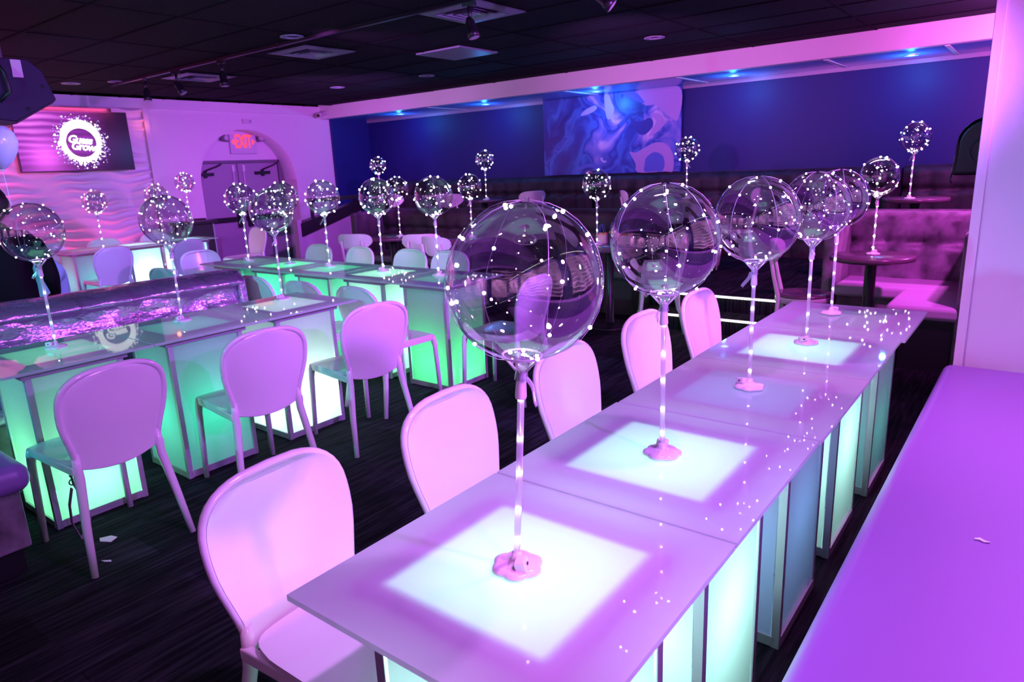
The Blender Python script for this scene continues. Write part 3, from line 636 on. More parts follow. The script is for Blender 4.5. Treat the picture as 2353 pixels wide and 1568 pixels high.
# ------------------------------------------------------------------ white resin chairs (front faces local +x)
def half_w(t):            # t 0..1 up the backrest
    base = .160 + .043 * smoothstep(0, .6, t)
    if t > .66:
        q = (t - .66) / .34; base *= max(0, 1 - q ** 2.5) ** (1 / 2.9)
    return base
TS = [0, .1, .2, .3, .4, .5, .6, .68, .75, .81, .86, .90, .935, .96, .98, .992, 1.0]
def back_pt(t, u, off=0):
    z = .43 + .385 * t; z -= .028 * (1 - u * u) * (1 - t) ** 2
    x = -.185 - .075 * t ** 1.2 - .030 * (1 - u * u) * (.4 + .6 * (1 - abs(t - .5)))
    return Vector((x + off, half_w(t) * u, z))
def make_chair():
    t = thing('resin_chair', 'proto', 'chair')
    mb = MB(); nt = len(TS) - 1
    fn = lambda off: (lambda u, v: back_pt(TS[round(v * nt)], 2 * u - 1, off))
    mb.grid(16, nt, fn(.010), flip=False); mb.grid(16, nt, fn(-.004), flip=True)
    rim = [back_pt(a, -1) for a in TS] + [back_pt(a, 1) for a in reversed(TS[:-1])]
    rim = [p + Vector((-.004, 0, 0)) for p in rim]
    mb.tube(rim, .0125, 8)
    low = [back_pt(0, -1 + 2 * k / 12) for k in range(13)]; mb.tube([p + Vector((.003, 0, 0)) for p in low], .008, 6)
    mb.obj('backrest', M['chair'], t)
    s = MB()                                                       # dished seat with a turned-down edge
    def seat(u, v, lo=False):
        uu, vv = 2 * u - 1, 2 * v - 1
        # rounded square plan
        ex = abs(uu) ** 6 + abs(vv) ** 6; k = 1 if ex <= 0 else min(1, 1.0 / max(1, ex) ** (1 / 6))
        x = .028 + .207 * vv * k; y = (.195 - .018 * (1 - v)) * uu * k
        z = .452 - .012 * (1 - uu * uu) * (1 - vv * vv) + .006 * (vv < -.6)
        if vv > .55: z -= .012 * ((vv - .55) / .45) ** 2
        return (x, y, z - (.026 if lo else 0))
    n = 14; s.grid(n, n, lambda u, v: seat(u, v)); s.grid(n, n, lambda u, v: seat(u, v, True), flip=True)
    edge = [(k / n, 0) for k in range(n)] + [(1, k / n) for k in range(n)] + [(1 - k / n, 1) for k in range(n)] + [(0, 1 - k / n) for k in range(n)]
    i = len(s.v); e = len(edge)
    s.v += [seat(*p) for p in edge] + [seat(*p, True) for p in edge]
    for k in range(e): s.quad(i + (k + 1) % e, i + k, i + e + k, i + e + (k + 1) % e, True)
    fix_normals(s.obj('seat', M['chair'], t))
    for sy in (-1, 1):
        MB().tube([(.205, sy * .168, .430), (.214, sy * .172, .405), (.220, sy * .176, .36), (.236, sy * .184, 0)], [.020, .019, .0165, .0135], 10).obj('leg', M['chair'], t)
        p = back_pt(.08, sy)
        MB().tube([p + Vector((-.004, 0, .03)), p + Vector((-.003, 0, -.03)), (-.196, sy * .163, .38), (-.225, sy * .185, .20), (-.262, sy * .205, 0)], [.014, .018, .0185, .0165, .013], 10).obj('leg', M['chair'], t)
        box(-.20, .19, sy * .172 - .012, sy * .172 + .012, .405, .440).obj('seat_rail', M['chair'], t, bevel=.006)
    return t
chair0 = make_chair(); used = [False]
def chair(x, y, rz, label, group, z=0):
    if not used[0]:
        used[0] = True; c = chair0; c.location = (x, y, z); c.rotation_euler = (0, 0, rz); c['label'] = label; c['group'] = group; return c
    return dup(chair0, (x, y, z), rz, label, group)
g1 = 'white chairs along the left side of the right-hand row'
for k, (y, lb) in enumerate([(.27, 'white glossy chair nearest the viewer, at the bottom of the picture'), (.885, 'second white chair from the viewer beside the long lit row'), (1.55, 'third white chair from the viewer beside the long lit row'),
        (2.21, 'fourth white chair from the viewer, seen behind the second balloon'), (2.84, 'fifth white chair, farthest beside the long lit row, near the stair lights')]):
    chair((-.17, -.165, -.165, -.16, -.16)[k], y, (.06, .03, 0, -.02, -.03)[k], lb, g1)
g2 = 'white chairs with backs to the viewer at the booth row'
for x, y, rz, lb in [(-2.06, .45, PI + .05, 'white chair at the green lit table with a strap hanging under its seat'), (-2.045, 1.16, PI - .12, 'white chair at the dim lavender table, back to the viewer'), (-2.04, 1.84, PI - .15, 'white chair at the bright white table end, back to the viewer')]: chair(x, y, rz, lb, g2)
g3 = 'white chairs on the near side of the crosswise green row'
for x, y, rz, lb in [(-2.32, 2.37, PI / 2 - .05, 'white chair at the right end of the crosswise row, its whole seat in view'), (-2.87, 2.36, PI / 2, 'teal lit chair back in front of the pale green table'), (-3.45, 2.36, PI / 2 + .05, 'teal lit chair back rising beside the end of the metallic booth'),
                     (-4.06, 2.36, PI / 2, 'teal chair top just showing over the metallic booth, right one'), (-4.66, 2.30, PI / 2 + .1, 'teal chair top just showing over the metallic booth, left one')]: chair(x, y, rz, lb, g3)
g4 = 'white chairs on the far side of the crosswise green row'
for x, y, rz, lb in [(-4.82, 3.48, -PI / 2, 'leftmost white chair behind the crosswise green row'), (-4.20, 3.48, -PI / 2 - .05, 'second white chair from the left behind the crosswise green row'), (-3.50, 3.48, -PI / 2, 'third white chair from the left behind the crosswise green row'), (-3.02, 3.50, -PI / 2 + .05, 'rightmost white chair behind the crosswise green row')]: chair(x, y, rz, lb, g4)
chair(-1.78, 2.90, PI + .08, 'white chair at the near end of the crosswise row, seen through the nearest balloon', 'white chairs at the ends of the crosswise row')
chair(-5.42, 2.92, 0, 'pinkish chair at the far left end of the crosswise row', 'white chairs at the ends of the crosswise row')
g5 = 'chairs around the wave wall tables'
for x, y, rz, lb in [(-7.40, 2.72, PI, 'purple chair with its back to the viewer at the wave wall table'), (-7.38, 3.55, PI + .1, 'purple chair right of the glowing white sides at the wave wall table'), (-8.50, 2.62, 0, 'blue lit chair under the left end of the wave wall table'),
                     (-8.42, 3.25, 0, 'pink lit chair top behind the wave wall table'), (-8.50, 3.95, .0, 'blue chair behind the wave wall table near the host stand'), (-7.85, 4.72, -PI / 2, 'blue chair at the far end of the wave wall table')]: chair(x, y, rz, lb, g5)

# ------------------------------------------------------------------ booths and benches
def tufted(x0, x1, z0, z1, y, depth, ch=.27, tuft=.55, facing=-1):
    """upholstered back running along x; front bulges towards facing*y"""
    mb = MB(); nx = max(8, int((x1 - x0) / .034)); nz = 30; zm = z0 + (z1 - z0) * tuft
    def fr(u, v):
        x = x0 + (x1 - x0) * u; z = z0 + (z1 - z0) * v
        if v > .86: zz = (v - .86) / .14; b = depth * math.sqrt(max(0, 1 - zz * zz))
        else: b = depth
        b += .028 * abs(math.sin(PI * (x - x0) / ch)) ** .6 * min(1, (1 - v) * 6)
        d = abs(z - zm); pin = math.exp(-(d / .035) ** 2); b -= .065 * pin * (.45 + .55 * (1 - abs(math.sin(PI * (x - x0) / ch)) ** .7))
        return (x, y + facing * b, z)
    mb.grid(nx, nz, fr, flip=(facing > 0))
    mb.box(x0, x1, min(y, y + facing * .03), max(y, y + facing * .03), 0 if z0 < .6 else z0 - .45, z1)
    return mb
def booth(x0, x1, y, zf, label, group=None, backz=1.02, arms=(), vel='velvet2', seat_m='seat2'):
    t = thing('booth_seat', label, 'booth', ((x0 + x1) / 2, y, zf), 0, group); a, b = x0 - (x0 + x1) / 2, x1 - (x0 + x1) / 2
    tufted(a, b, .44, backz, 0, .12).obj('backrest', M[vel], t)
    box(a, b, -.62, -.08, .36, .46).obj('seat', M[seat_m], t, bevel=.035, seg=3)
    box(a + .02, b - .02, -.57, -.02, .0, .36).obj('base', M[vel], t)
    for s, x in (('l', a), ('r', b)):
        if s in arms:
            xx = x - .10 if s == 'l' else x
            o = box(xx, xx + .10, -.62, .0, 0, backz - .02).obj('side_panel', M[vel], t, bevel=.04, seg=3)
    return t
booth(-6.25, -1.98, 6.02, 0, 'long dark tufted booth below the platform with round tables before it', 'lower tufted booths', 1.02, 'l')
bt = booth(-.32, XR - .02, 6.02, 0, 'L-shaped tufted velvet booth on the right with a lit vinyl seat', 'lower tufted booths', 1.02, 'l', 'velvet', 'seat')
ax = -(-.32 + XR - .02) / 2
box(.18 + ax, .70 + ax, -1.30, -.60, .36, .46).obj('corner_seat', M['seat'], bt, bevel=.035, seg=3)
box(.28 + ax, .70 + ax, -1.27, -.57, 0, .36).obj('corner_base', M['black'], bt)
box(.60 + ax, .74 + ax, -1.32, -.10, .0, .98).obj('corner_back', M['velvet'], bt, bevel=.05, seg=3)
booth(-9.3, -4.42, YB - .02, PZ, 'far left upper booth below the blue wall', 'upper booths along the blue wall', 1.03)
booth(-4.36, -.46, YB - .02, PZ, 'middle upper booth below the mural', 'upper booths along the blue wall', 1.03, 'r')
booth(-.34, XR - .02, YB - .02, PZ, 'right upper booth between the dividing post and the partition', 'upper booths along the blue wall', 1.03)
# metallic booth at the left row
mbth = thing('metallic_booth', 'long low purple metallic velvet booth at the left row', 'booth', (-3.46, .30, 0))
def mb_fn(u, v):
    y = -1.3 + 2.95 * u; p = v
    if p < .62: x, z = .10 + .03 * math.sin(p * 9), .44 + (.80 - .44) * p / .62
    else:
        q = (p - .62) / .38; a = PI / 2 * q; x, z = -.09 + .19 * math.cos(a) + .02 * math.cos(a), .80 + .085 * math.sin(a)
    return (x + .012 * math.sin(y * 7 + z * 4) + .008 * math.sin(y * 17 - z * 9), y, z)
m_ = MB(); m_.grid(90, 22, mb_fn, flip=False); m_.box(-.18, .06, -1.3, 1.65, 0, .84)
m_.obj('backrest', M['foil'], mbth)
m_ = MB(); prof = [(-.18, .0), (-.18, .84), (-.08, .885), (.04, .88), (.12, .82), (.14, .5), (.14, 0)]
fix_normals(m_.prism([(a, b) for a, b in prof], 'y', 1.64, 1.70).obj('end_panel', M['foil'], mbth, bevel=.015))
box(.06, .55, -1.3, 1.6, .36, .46).obj('seat', M['foil'], mbth, bevel=.035, seg=3)
box(.06, .50, -1.3, 1.58, 0, .36).obj('base', M['velvet'], mbth)
cb = thing('corner_bench', 'rounded end of a dark padded bench at the left edge', 'bench', (-2.79, -.045, 0))
box(-.09, .78, -.35, .24, .345, .465).obj('cushion', M['vinyl'], cb, bevel=.055, seg=4)
box(-.09, .72, -.33, .20, .10, .345).obj('base', M['velvet'], cb, bevel=.01)
box(-.09, .70, -.30, .17, 0, .10).obj('plinth', M['black'], cb)
# long violet bench on the right
lbn = thing('long_bench', 'long smooth violet vinyl bench along the right side', 'bench', (.70, .9, 0))
box(0, .62, -2.4, 2.27, .40, .50).obj('cushion', M['vinyl'], lbn, bevel=.04, seg=4)
box(.05, .60, -2.4, 2.24, .0, .40).obj('base', M['black'], lbn)
box(.62, .78, -2.4, 2.27, .30, .98).obj('backrest', M['vinyl'], lbn, bevel=.05, seg=4)
box(.62, 1.07, -2.4, 2.27, .0, .30).obj('plinth', M['black'], lbn)
o = MB().tube([(0, 0, 0), (.012, .004, .001), (.022, -.002, 0), (.034, .001, 0)], [.003, .0045, .004, .002], 6).obj('paper_scrap', M['paper'], None, loc=(.962, 1.395, .5035)); tag(o, 'tiny curled white scrap lying on the violet bench', 'scrap')

# ------------------------------------------------------------------ round tables
def round_table(x, y, zf, label, group, r=.285):
    t = thing('round_table', label, 'table', (x, y, zf), 0, group)
    MB().lathe([(.001, .722), (r - .01, .722), (r, .728), (r, .754), (r - .006, .76), (.001, .76)], 40).obj('tabletop', M['wood'], t)
    MB().lathe([(.05, .722), (.045, .70), (.040, .68), (.040, .04), (.06, .03)], 18).obj('pedestal', M['black'], t)
    MB().lathe([(.10, .722), (.10, .712), (.001, .712)], 18).obj('top_plate', M['black'], t)
    MB().lathe([(.06, .035), (.19, .018), (.21, .008), (.21, 0)], 28).obj('foot', M['black'], t)
rt = 'round dark tables'
for x, y, z, lb in [(.02, 5.0, 0, 'round table in the right-hand velvet booth'), (-2.17, 4.98, 0, 'round table with pink gift bags before the dark booth'), (-4.02, 5.1, 0, 'round table behind the nearest balloon before the dark booth'), (-5.12, 5.02, 0, 'leftmost round table before the dark booth'),
                    (-5.50, 7.2, PZ, 'round upper table left of the mural on the platform'), (.0, 6.95, PZ, 'round upper table on the right of the platform'), (-7.55, 7.1, PZ, 'far left round upper table on the platform'), (-2.30, 6.98, PZ, 'round upper table beyond the second balloon')]:
    round_table(x, y, z, lb, rt)

# ------------------------------------------------------------------ bistro chairs (front faces local +x)
def make_bistro():
    t = thing('bistro_chair', 'proto', 'chair')
    mb = MB()
    def bk(off):
        def fn(u, v):
            uu = math.sin(PI * (u - .5)); w = .205
            top = .790 + .075 * max(0, 1 - abs(uu) ** 5) ** .4; bot = .790 - .105 * max(0, 1 - uu * uu) ** .62
            z = bot + (top - bot) * v
            return (-.238 - .12 * (z - .76) + .075 * uu * uu + off, uu * w * (1 - .22 * (1 - v) * (1 - abs(uu))), z)
        return fn
    mb.grid(18, 6, bk(.008)); mb.grid(18, 6, bk(-.008), flip=True)
    e = [bk(0)(k / 18, 0) for k in range(19)] + [bk(0)(1, k / 6) for k in range(1, 7)] + [bk(0)(1 - k / 18, 1) for k in range(1, 19)] + [bk(0)(0, 1 - k / 6) for k in range(1, 6)]
    mb.tube(e, .0085, 6, closed=True); mb.obj('backrest', M['chair'], t)
    MB().lathe([(.001, .465), (.15, .470), (.20, .466), (.205, .455), (.20, .44)], 28).obj('seat', M['wood'], t)
    MB().lathe([(.202, .444), (.204, .40), (.185, .40), (.185, .444)], 28).obj('seat_ring', M['chair'], t)
    for sy in (-1, 1):
        MB().tube([(.13, sy * .13, .42), (.17, sy * .165, 0)], [.018, .012], 8).obj('leg', M['chair'], t)
        MB().tube([(-.245, sy * .125, .80), (-.205, sy * .135, .60), (-.165, sy * .135, .44), (-.175, sy * .15, .25), (-.225, sy * .175, 0)], [.013, .015, .017, .015, .012], 8).obj('leg', M['chair'], t)
    arc = [(.15 * math.cos(a), .15 * math.sin(a), .33 + .07 * abs(math.sin(2 * a + PI / 2))) for a in [2 * PI * k / 40 for k in range(40)]]
    MB().tube(arc, .008, 6, closed=True).obj('stretcher', M['chair'], t)
    return t
b0 = make_bistro(); bu = [False]
def bistro(x, y, rz, label, group, z=0):
    if not bu[0]:
        bu[0] = True; b0.location = (x, y, z); b0.rotation_euler = (0, 0, rz); b0['label'] = label; b0['group'] = group
    else: dup(b0, (x, y, z), rz, label, group)
gb = 'white bistro chairs at the lower round tables'
for x, y, rz, lb in [(-4.98, 4.45, 1.9, 'white bistro chair left of the crosswise row, before the leftmost round table'), (-4.18, 4.62, 2.1, 'left one of two overlapping bistro chairs behind the green row'), (-3.72, 4.48, 1.5, 'right one of two overlapping bistro chairs behind the green row'),
                     (-1.70, 5.02, PI + .5, 'white bistro chair with its seat in view left of the second balloon'), (-.42, 4.90, .2, 'white bistro chair beside the end of the long lit row')]: bistro(x, y, rz, lb, gb)
gu = 'white bistro chairs on the upper platform'
for x, y, rz, lb in [(-6.85, 6.95, 1.3, 'leftmost white bistro chair on the platform'), (-5.72, 6.80, 1.9, 'white bistro chair left of the upper table by the blue wall'), (-4.75, 7.2, PI - .4, 'white bistro chair below the left edge of the mural'),
                     (-2.85, 6.95, .5, 'white bistro chair behind the top of the second balloon'), (-1.72, 6.95, PI + .3, 'white bistro chair seen whole through the third balloon'), (.37, 6.95, PI, 'white bistro chair half hidden by the partition')]: bistro(x, y, rz, lb, gu, PZ)

# ------------------------------------------------------------------ fairy-light balloons
BR = .132; BC = .552
def film_prof():
    pr = [(.012, BC - BR - .040), (.010, BC - BR - .022), (.016, BC - BR - .012)]
    for k in range(1, 30):
        a = PI * k / 30; r = BR * math.sin(a); z = BC - BR * math.cos(a)
        if r > .018: pr.append((r, z))
    pr.append((.001, BC + BR)); return pr
def balloon_pt(th, ph, r): return Vector((r * math.sin(th) * math.cos(ph), r * math.sin(th) * math.sin(ph), BC - r * math.cos(th)))
bulbme = MB().sphere((0, 0, 0), .0034, 10, 6).mesh('led_bulb', M['bulb'])
def make_balloon(seed, single):
    rnd = random.Random(seed)
    t = thing('fairy_balloon', 'proto', 'balloon')
    pet = lambda a, z: 1 + .13 * abs(math.cos(3 * a)) - .06
    MB().lathe([(.042, 0), (.047, .003), (.046, .009), (.036, .014), (.018, .016), (.011, .022), (.009, .034), (.001, .034)], 48, mod=lambda a, z: pet(a, z) if z < .016 else 1).obj('flower_base', M['kit'], t)
    bb = box(-.011, .011, -.014, .014, 0, .020).obj('battery_box', M['kit'], t, loc=(.022, -.012, .0135), rot=(.12, -.2, .4), bevel=.003)
    box(.0112, .0135, -.003, .003, .008, .012).obj('switch', M['black'], bb)
    MB().tube([(0, 0, .026), (.001, .0, .20), (0, 0, .385)], .0062, 12).obj('pole', M['pole'], t)
    mb = MB().lathe([(.0095, .345), (.0105, .35), (.0085, .385), (.010, .396), (.009, .402)], 14)
    for k in range(5):
        a = 2 * PI * k / 5; mb.tube([(.008 * math.cos(a), .008 * math.sin(a), .395), (.034 * math.cos(a), .034 * math.sin(a), .424)], .0022, 6)
    mb.tube([(.034 * math.cos(2 * PI * k / 24), .034 * math.sin(2 * PI * k / 24), .424) for k in range(24)], .0025, 6, closed=True)
    mb.obj('cup', M['kit'], t)
    MB().lathe(film_prof(), 40).obj('balloon_film', M['film'], t)
    tl = MB(); tl.grid(3, 6, lambda u, v: ((.012 + .026 * v + .004 * math.sin(6 * u)), (u - .5) * .016 * (1 - .7 * v) + .006 * math.sin(5 * v), .385 - .045 * v + .005 * math.sin(4 * u)))
    tl.obj('film_tail', M['pole'], t)
    wire = MB(); pts = []; ph0 = rnd.uniform(0, 6)
    loops = 6 if single else 5
    for k in range(loops):
        pa = ph0 + k * PI / loops * 2 + rnd.uniform(-.25, .25); path = []
        dirn = 1 if k % 2 == 0 else -1
        for q in range(15):
            s = q / 14 if dirn > 0 else 1 - q / 14; th = .22 + (PI - .30) * s; ph = pa + .16 * math.sin(3 * s + k) + .05 * math.sin(7 * s)
            p = balloon_pt(th, ph, BR + .002 + .002 * math.sin(9 * s)); path.append(p)
        wire.tube(path, .00045, 4)
        for q in (rnd.randint(1, 2), 5 + rnd.randint(-1, 1), 9 + rnd.randint(-1, 2)): pts.append(path[q] + Vector((rnd.uniform(-.003, .003),) * 3))
    for q in range(3): pts.append(Vector((.022 * math.cos(2.1 * q), .022 * math.sin(2.1 * q), .42 + .006 * q)))
    pp = [(.006 * math.sin(9 * z), .006 * math.cos(9 * z), z) for z in [.04 + k * .02 for k in range(18)]]
    wire.tube(pp, .0006, 4); wire.obj('light_wire', M['wire'], t)
    for k in range(5): z = .055 + k * .072 + rnd.uniform(-.008, .008); pts.append(Vector((.003 * math.sin(9 * z), .003 * math.cos(9 * z), z)))
    if single:
        for p in pts: link('led_bulb', bulbme, t, p)
    else:
        mb = MB()
        for p in pts: mb.sphere(p, .0066, 8, 5)
        mb.obj('led_bulbs', M['bulb'], t, kind='stuff')
    return t
near0 = make_balloon(3, True); far0 = make_balloon(11, False)
nu = {}
def balloon(proto, x, y, z, label, group, s=1.0, sb=None):
    rz = random.uniform(0, 6.28)
    if proto.name not in nu:
        nu[proto.name] = 1; o = proto; o.location = (x, y, z); o.rotation_euler = (0, 0, rz); o['label'] = label; o['group'] = group
    else: o = dup(proto, (x, y, z), rz, label, group)
    o.scale = (s, s, s)
    return o
ga = 'clear fairy-light balloons on the long right-hand row'
for k, (x, y, lb) in enumerate([(.297, .306, 'nearest and largest clear fairy-light balloon, on the first white table'), (.297, .928, 'second clear balloon on the right-hand row, white lit square under it'), (.302, 1.566, 'third clear balloon on the right-hand row, dim bluish table'),
        (.304, 2.222, 'fourth clear balloon on the right-hand row, bright mint table'), (.255, 2.826, 'fifth and last clear balloon on the right-hand row')]):
    o = balloon(near0, x, y, H + .0005, lb, ga, (1.0, 1.0, .99, .98, .97)[k])
    o.rotation_euler = (.0, .0, (.9, 2.6, 3.9, 5.0, 1.7)[k]) if k else (.0, .0, -1.2)
gbn = 'clear fairy-light balloons on the booth row'
for x, y, lb in [(-2.62, .555, 'clear balloon over the green lit table at the far left'), (-2.655, 1.182, 'clear balloon over the dim lavender table before the wave wall'), (-2.70, 1.845, 'clear balloon over the bright white table before the doors')]: balloon(near0, x, y, H, lb, gbn, .985)
gcn = 'clear fairy-light balloons on the crosswise row'
for x, y, lb in [(-4.76, 2.90, 'clear balloon on the far left table of the crosswise row, before the doors'), (-4.16, 2.92, 'clear balloon over the bright green square before the arch edge'), (-3.65, 2.95, 'clear balloon over the muted green square before the ramp'), (-3.00, 2.95, 'clear balloon over the pale green square, another one behind it'), (-2.42, 2.96, 'clear balloon on the end table of the crosswise row')]: balloon(far0, x, y, H, lb, gcn, 1.02)
gdn = 'clear fairy-light balloons far back'
for x, y, z, lb, s in [(-7.62, 2.82, H, 'small clear balloon on the wave wall table below the television', 1.0), (-7.95, 3.68, H, 'small clear balloon behind the lavender table balloon, at the wave wall', 1.05), (-8.62, 4.42, .942, 'small clear balloon on the host stand by the doors', .98),
                       (-5.02, 5.05, H, 'clear balloon on the leftmost round table, behind a nearer one', 1.0), (-4.03, 5.2, H, 'clear balloon on the round table before the dark booth', 1.0), (-2.30, 4.98, H, 'clear balloon beside the gift bags', 1.0), (.02, 5.03, H, 'clear balloon on the right-hand booth table', 1.02),
                       (-7.55, 7.05, H + PZ, 'tiny clear balloon against the dark left part of the blue wall', 1.0), (-5.42, 7.15, H + PZ, 'clear balloon on the upper table left of the mural', 1.0), (-2.32, 7.02, H + PZ, 'clear balloon at the right edge of the mural', 1.0), (-.02, 6.75, H + PZ, 'clear balloon on the upper right table against the blue wall', 1.0)]: balloon(far0, x, y, z, lb, gdn, s)

# the nearest balloon leans a little on its stick; the base stays flat on the glass
near0.rotation_euler = (0, 0, 0)
lean = Matrix.Translation((0, 0, .03)) @ Matrix.Rotation(.078, 4, 'Y') @ Matrix.Translation((0, 0, -.03))
for ch in near0.children:
    if ch.name.split('.')[0] not in ('flower_base', 'battery_box'): ch.matrix_local = lean @ Matrix.LocRotScale(ch.location, ch.rotation_euler, ch.scale)
# ------------------------------------------------------------------ small things
gg = 'paper gift bags on the round table'
def gift(x, y, w, h, m, label, rz, hm):
    t = thing('gift_bag', label, 'bag', (x, y, H), rz, gg); d = .05
    mb = MB(); n = 12
    mb.v = []
    loop = [(-w / 2, -d / 2), (w / 2, -d / 2), (w / 2, d / 2), (-w / 2, d / 2)]
    mb.box(-w / 2, w / 2, -d / 2, d / 2, 0, h * .8)
    mb.obj('body', m, t)
    tr = MB()
    for sy in (-1, 1):
        poly = [(-w / 2, h * .78)] + [(w / 2, h * .78)] + [(w / 2 - w * k / 24, h * .86 + .014 * abs(math.sin(PI * k / 6))) for k in range(25)]
        tr.prism(poly, 'y', sy * d / 2 - .002, sy * d / 2 + .002)
    fix_normals(tr.obj('scalloped_edge', M['bagtrim'], t))
    for sy in (-1, 1):
        MB().tube([(w * .25 * math.cos(a), sy * d / 2, h * .86 + .09 * math.sin(a)) for a in [PI * k / 10 for k in range(11)]], .0045, 6).obj('handle', hm, t)
gift(-2.33, 5.12, .10, .10, M['bag'], 'pink gift bag at the left end of the bag group', .2, M['bagblue'])
gift(-2.21, 5.14, .08, .12, M['bagblue'], 'dark blue gift bag in the middle of the bag group', -.2, M['bagblue'])
gift(-2.08, 5.12, .14, .10, M['bag'], 'wide pink gift bag beside the balloon on the round table', .1, M['bagblue'])
hs = thing('host_stand', 'black topped host stand by the left side of the arch', 'stand', (-8.68, 4.48, 0))
box(-.20, .22, -.26, .26, .90, .94).obj('top', M['black'], hs, bevel=.004)
box(-.16, .17, -.22, .20, 0, .90).obj('body', M['dark'], hs)
box(-.16, .18, .20, .215, 0, .90).obj('side_panel', M['door'], hs); box(-.16, -.02, .10, .22, .94, .965).obj('book', M['black'], hs)
rp = thing('ramp_wall', 'half wall of the ramp with a sloping black cap beside the doors', 'half wall', (-8.0, 6.45, 0))
fix_normals(MB().prism([(-.64, 0), (.55, 0), (.55, .92), (-.64, .60)], 'x', -.10, 0).obj('panel', M['door'], rp))
fix_normals(MB().prism([(-.66, .595), (.57, .925), (.57, 1.08), (-.66, .80)], 'x', -.13, .03).obj('sloping_cap', M['black'], rp))
box(-.16, -.04, -.40, .57, 1.10, 1.16).obj('hand_rail', M['black'], rp)
for y in (-.36, .5): box(-.12, -.08, y, y + .04, .7, 1.12).obj('rail_post', M['black'], rp)
box(-.10, .02, -.72, -.64, 0, .86).obj('end_post', M['door'], rp)
pd = thing('wall_speaker', 'black glossy dome shaped wall speaker half hidden by the partition', 'speaker', (.70, 3.42, 1.37))
sh = [(-.078, 0), (-.070, .08)] + [(.06 - .128 * math.cos(PI / 2 * k / 9), .14 + .125 * math.sin(PI / 2 * k / 9)) for k in range(10)] + [(.14, .262), (.20, .20), (.20, 0)]
fix_normals(MB().prism(sh, 'y', -.088, .06).obj('shell', M['blackgloss'], pd, bevel=.02, seg=3))
MB().tube([(.05 + .06 * math.cos(2 * PI * k / 24), -.090, .11 + .06 * math.sin(2 * PI * k / 24)) for k in range(24)], .004, 6, closed=True).obj('cone_ring', M['dark'], pd)
MB().tube([(-.073, -.05, .02), (-.08, -.055, -.02), (-.074, -.05, -.035)], .004, 6).obj('cord', M['black'], pd)
st = thing('bag_strap', 'leather strap with a metal ring hanging below the white chair at the green table', 'strap', (-2.075, .305, -.012))
mb = MB(); cl = [(-.005, .02, .425), (.004, .03, .36), (.0, .035, .30), (-.012, .065, .20), (-.02, .075, .13), (-.012, .055, .08), (.0, .02, .06), (-.002, .0, .14), (-.002, .005, .22), (0, .025, .29)]
for k in range(len(cl) - 1):
    a, b = Vector(cl[k]), Vector(cl[k + 1]); i = len(mb.v); wv = Vector((.012, 0, 0)); n_ = (b - a).cross(wv).normalized() * .0015
    mb.v += [tuple(a - wv - n_), tuple(a + wv - n_), tuple(b + wv - n_), tuple(b - wv - n_), tuple(a - wv + n_), tuple(a + wv + n_), tuple(b + wv + n_), tuple(b - wv + n_)]
    for q in ((3, 2, 1, 0), (4, 5, 6, 7), (0, 1, 5, 4), (1, 2, 6, 5), (2, 3, 7, 6), (3, 0, 4, 7)): mb.quad(*[i + z for z in q])
fix_normals(mb.obj('strap', M['strap'], st))
MB().tube([(.0, .033 + .013 * math.cos(a), .315 + .013 * math.sin(a)) for a in [2 * PI * k / 16 for k in range(16)]], .003, 6, closed=True).obj('ring', M['chrome'], st)
MB().sphere((.002, .031, .345), .008, 8, 5).obj('snap', M['chrome'], st)
o = fix_normals(MB().prism([(0, 0), (.03, -.01), (.075, .015), (.055, .05), (.02, .04)], 'z', .001, .004).obj('paper_tag', M['paper'], None, loc=(-2.10, .40, 0))); tag(o, 'pale paper tag on the carpet below the green lit table', 'paper tag')
o = fix_normals(MB().prism([(0, 0), (.02, .004), (.045, .022), (.03, .026)], 'z', .001, .003).obj('paper_scrap', M['paper'], None, loc=(-1.90, .325, 0))); tag(o, 'tiny mint coloured scrap on the carpet beside a chair leg', 'scrap')

# ------------------------------------------------------------------ people
def person_mesh(name, joints, edges, root, mats, assign, parent=None, sub=2):
    me = bpy.data.meshes.new(name); keys = list(joints); me.from_pydata([joints[k][0] for k in keys], [(keys.index(a), keys.index(b)) for a, b in edges], [])
    o = bpy.data.objects.new(name, me); COL.objects.link(o)
    sk = o.modifiers.new('skin', 'SKIN'); lay = me.skin_vertices[0] if len(me.skin_vertices) else None
    if lay is None:
        bpy.context.view_layer.objects.active = o; bpy.context.view_layer.update()
        lay = me.skin_vertices.new() if hasattr(me.skin_vertices, 'new') else None
    for k, key in enumerate(keys):
        rr = joints[key][1]; lay.data[k].radius = rr if hasattr(rr, '__len__') else (rr, rr); lay.data[k].use_root = (key == root)
    sb = o.modifiers.new('sub', 'SUBSURF'); sb.levels = sub; sb.render_levels = sub
    bpy.context.view_layer.update()
    m2 = bpy.data.meshes.new_from_object(o.evaluated_get(bpy.context.evaluated_depsgraph_get()))
    bpy.data.objects.remove(o)
    m2.materials.clear()
    for m in mats: m2.materials.append(m)
    for p in m2.polygons: p.use_smooth = True; p.material_index = assign(p.center)
    o = bpy.data.objects.new(name, m2); COL.objects.link(o)
    if parent: o.parent = parent
    return o
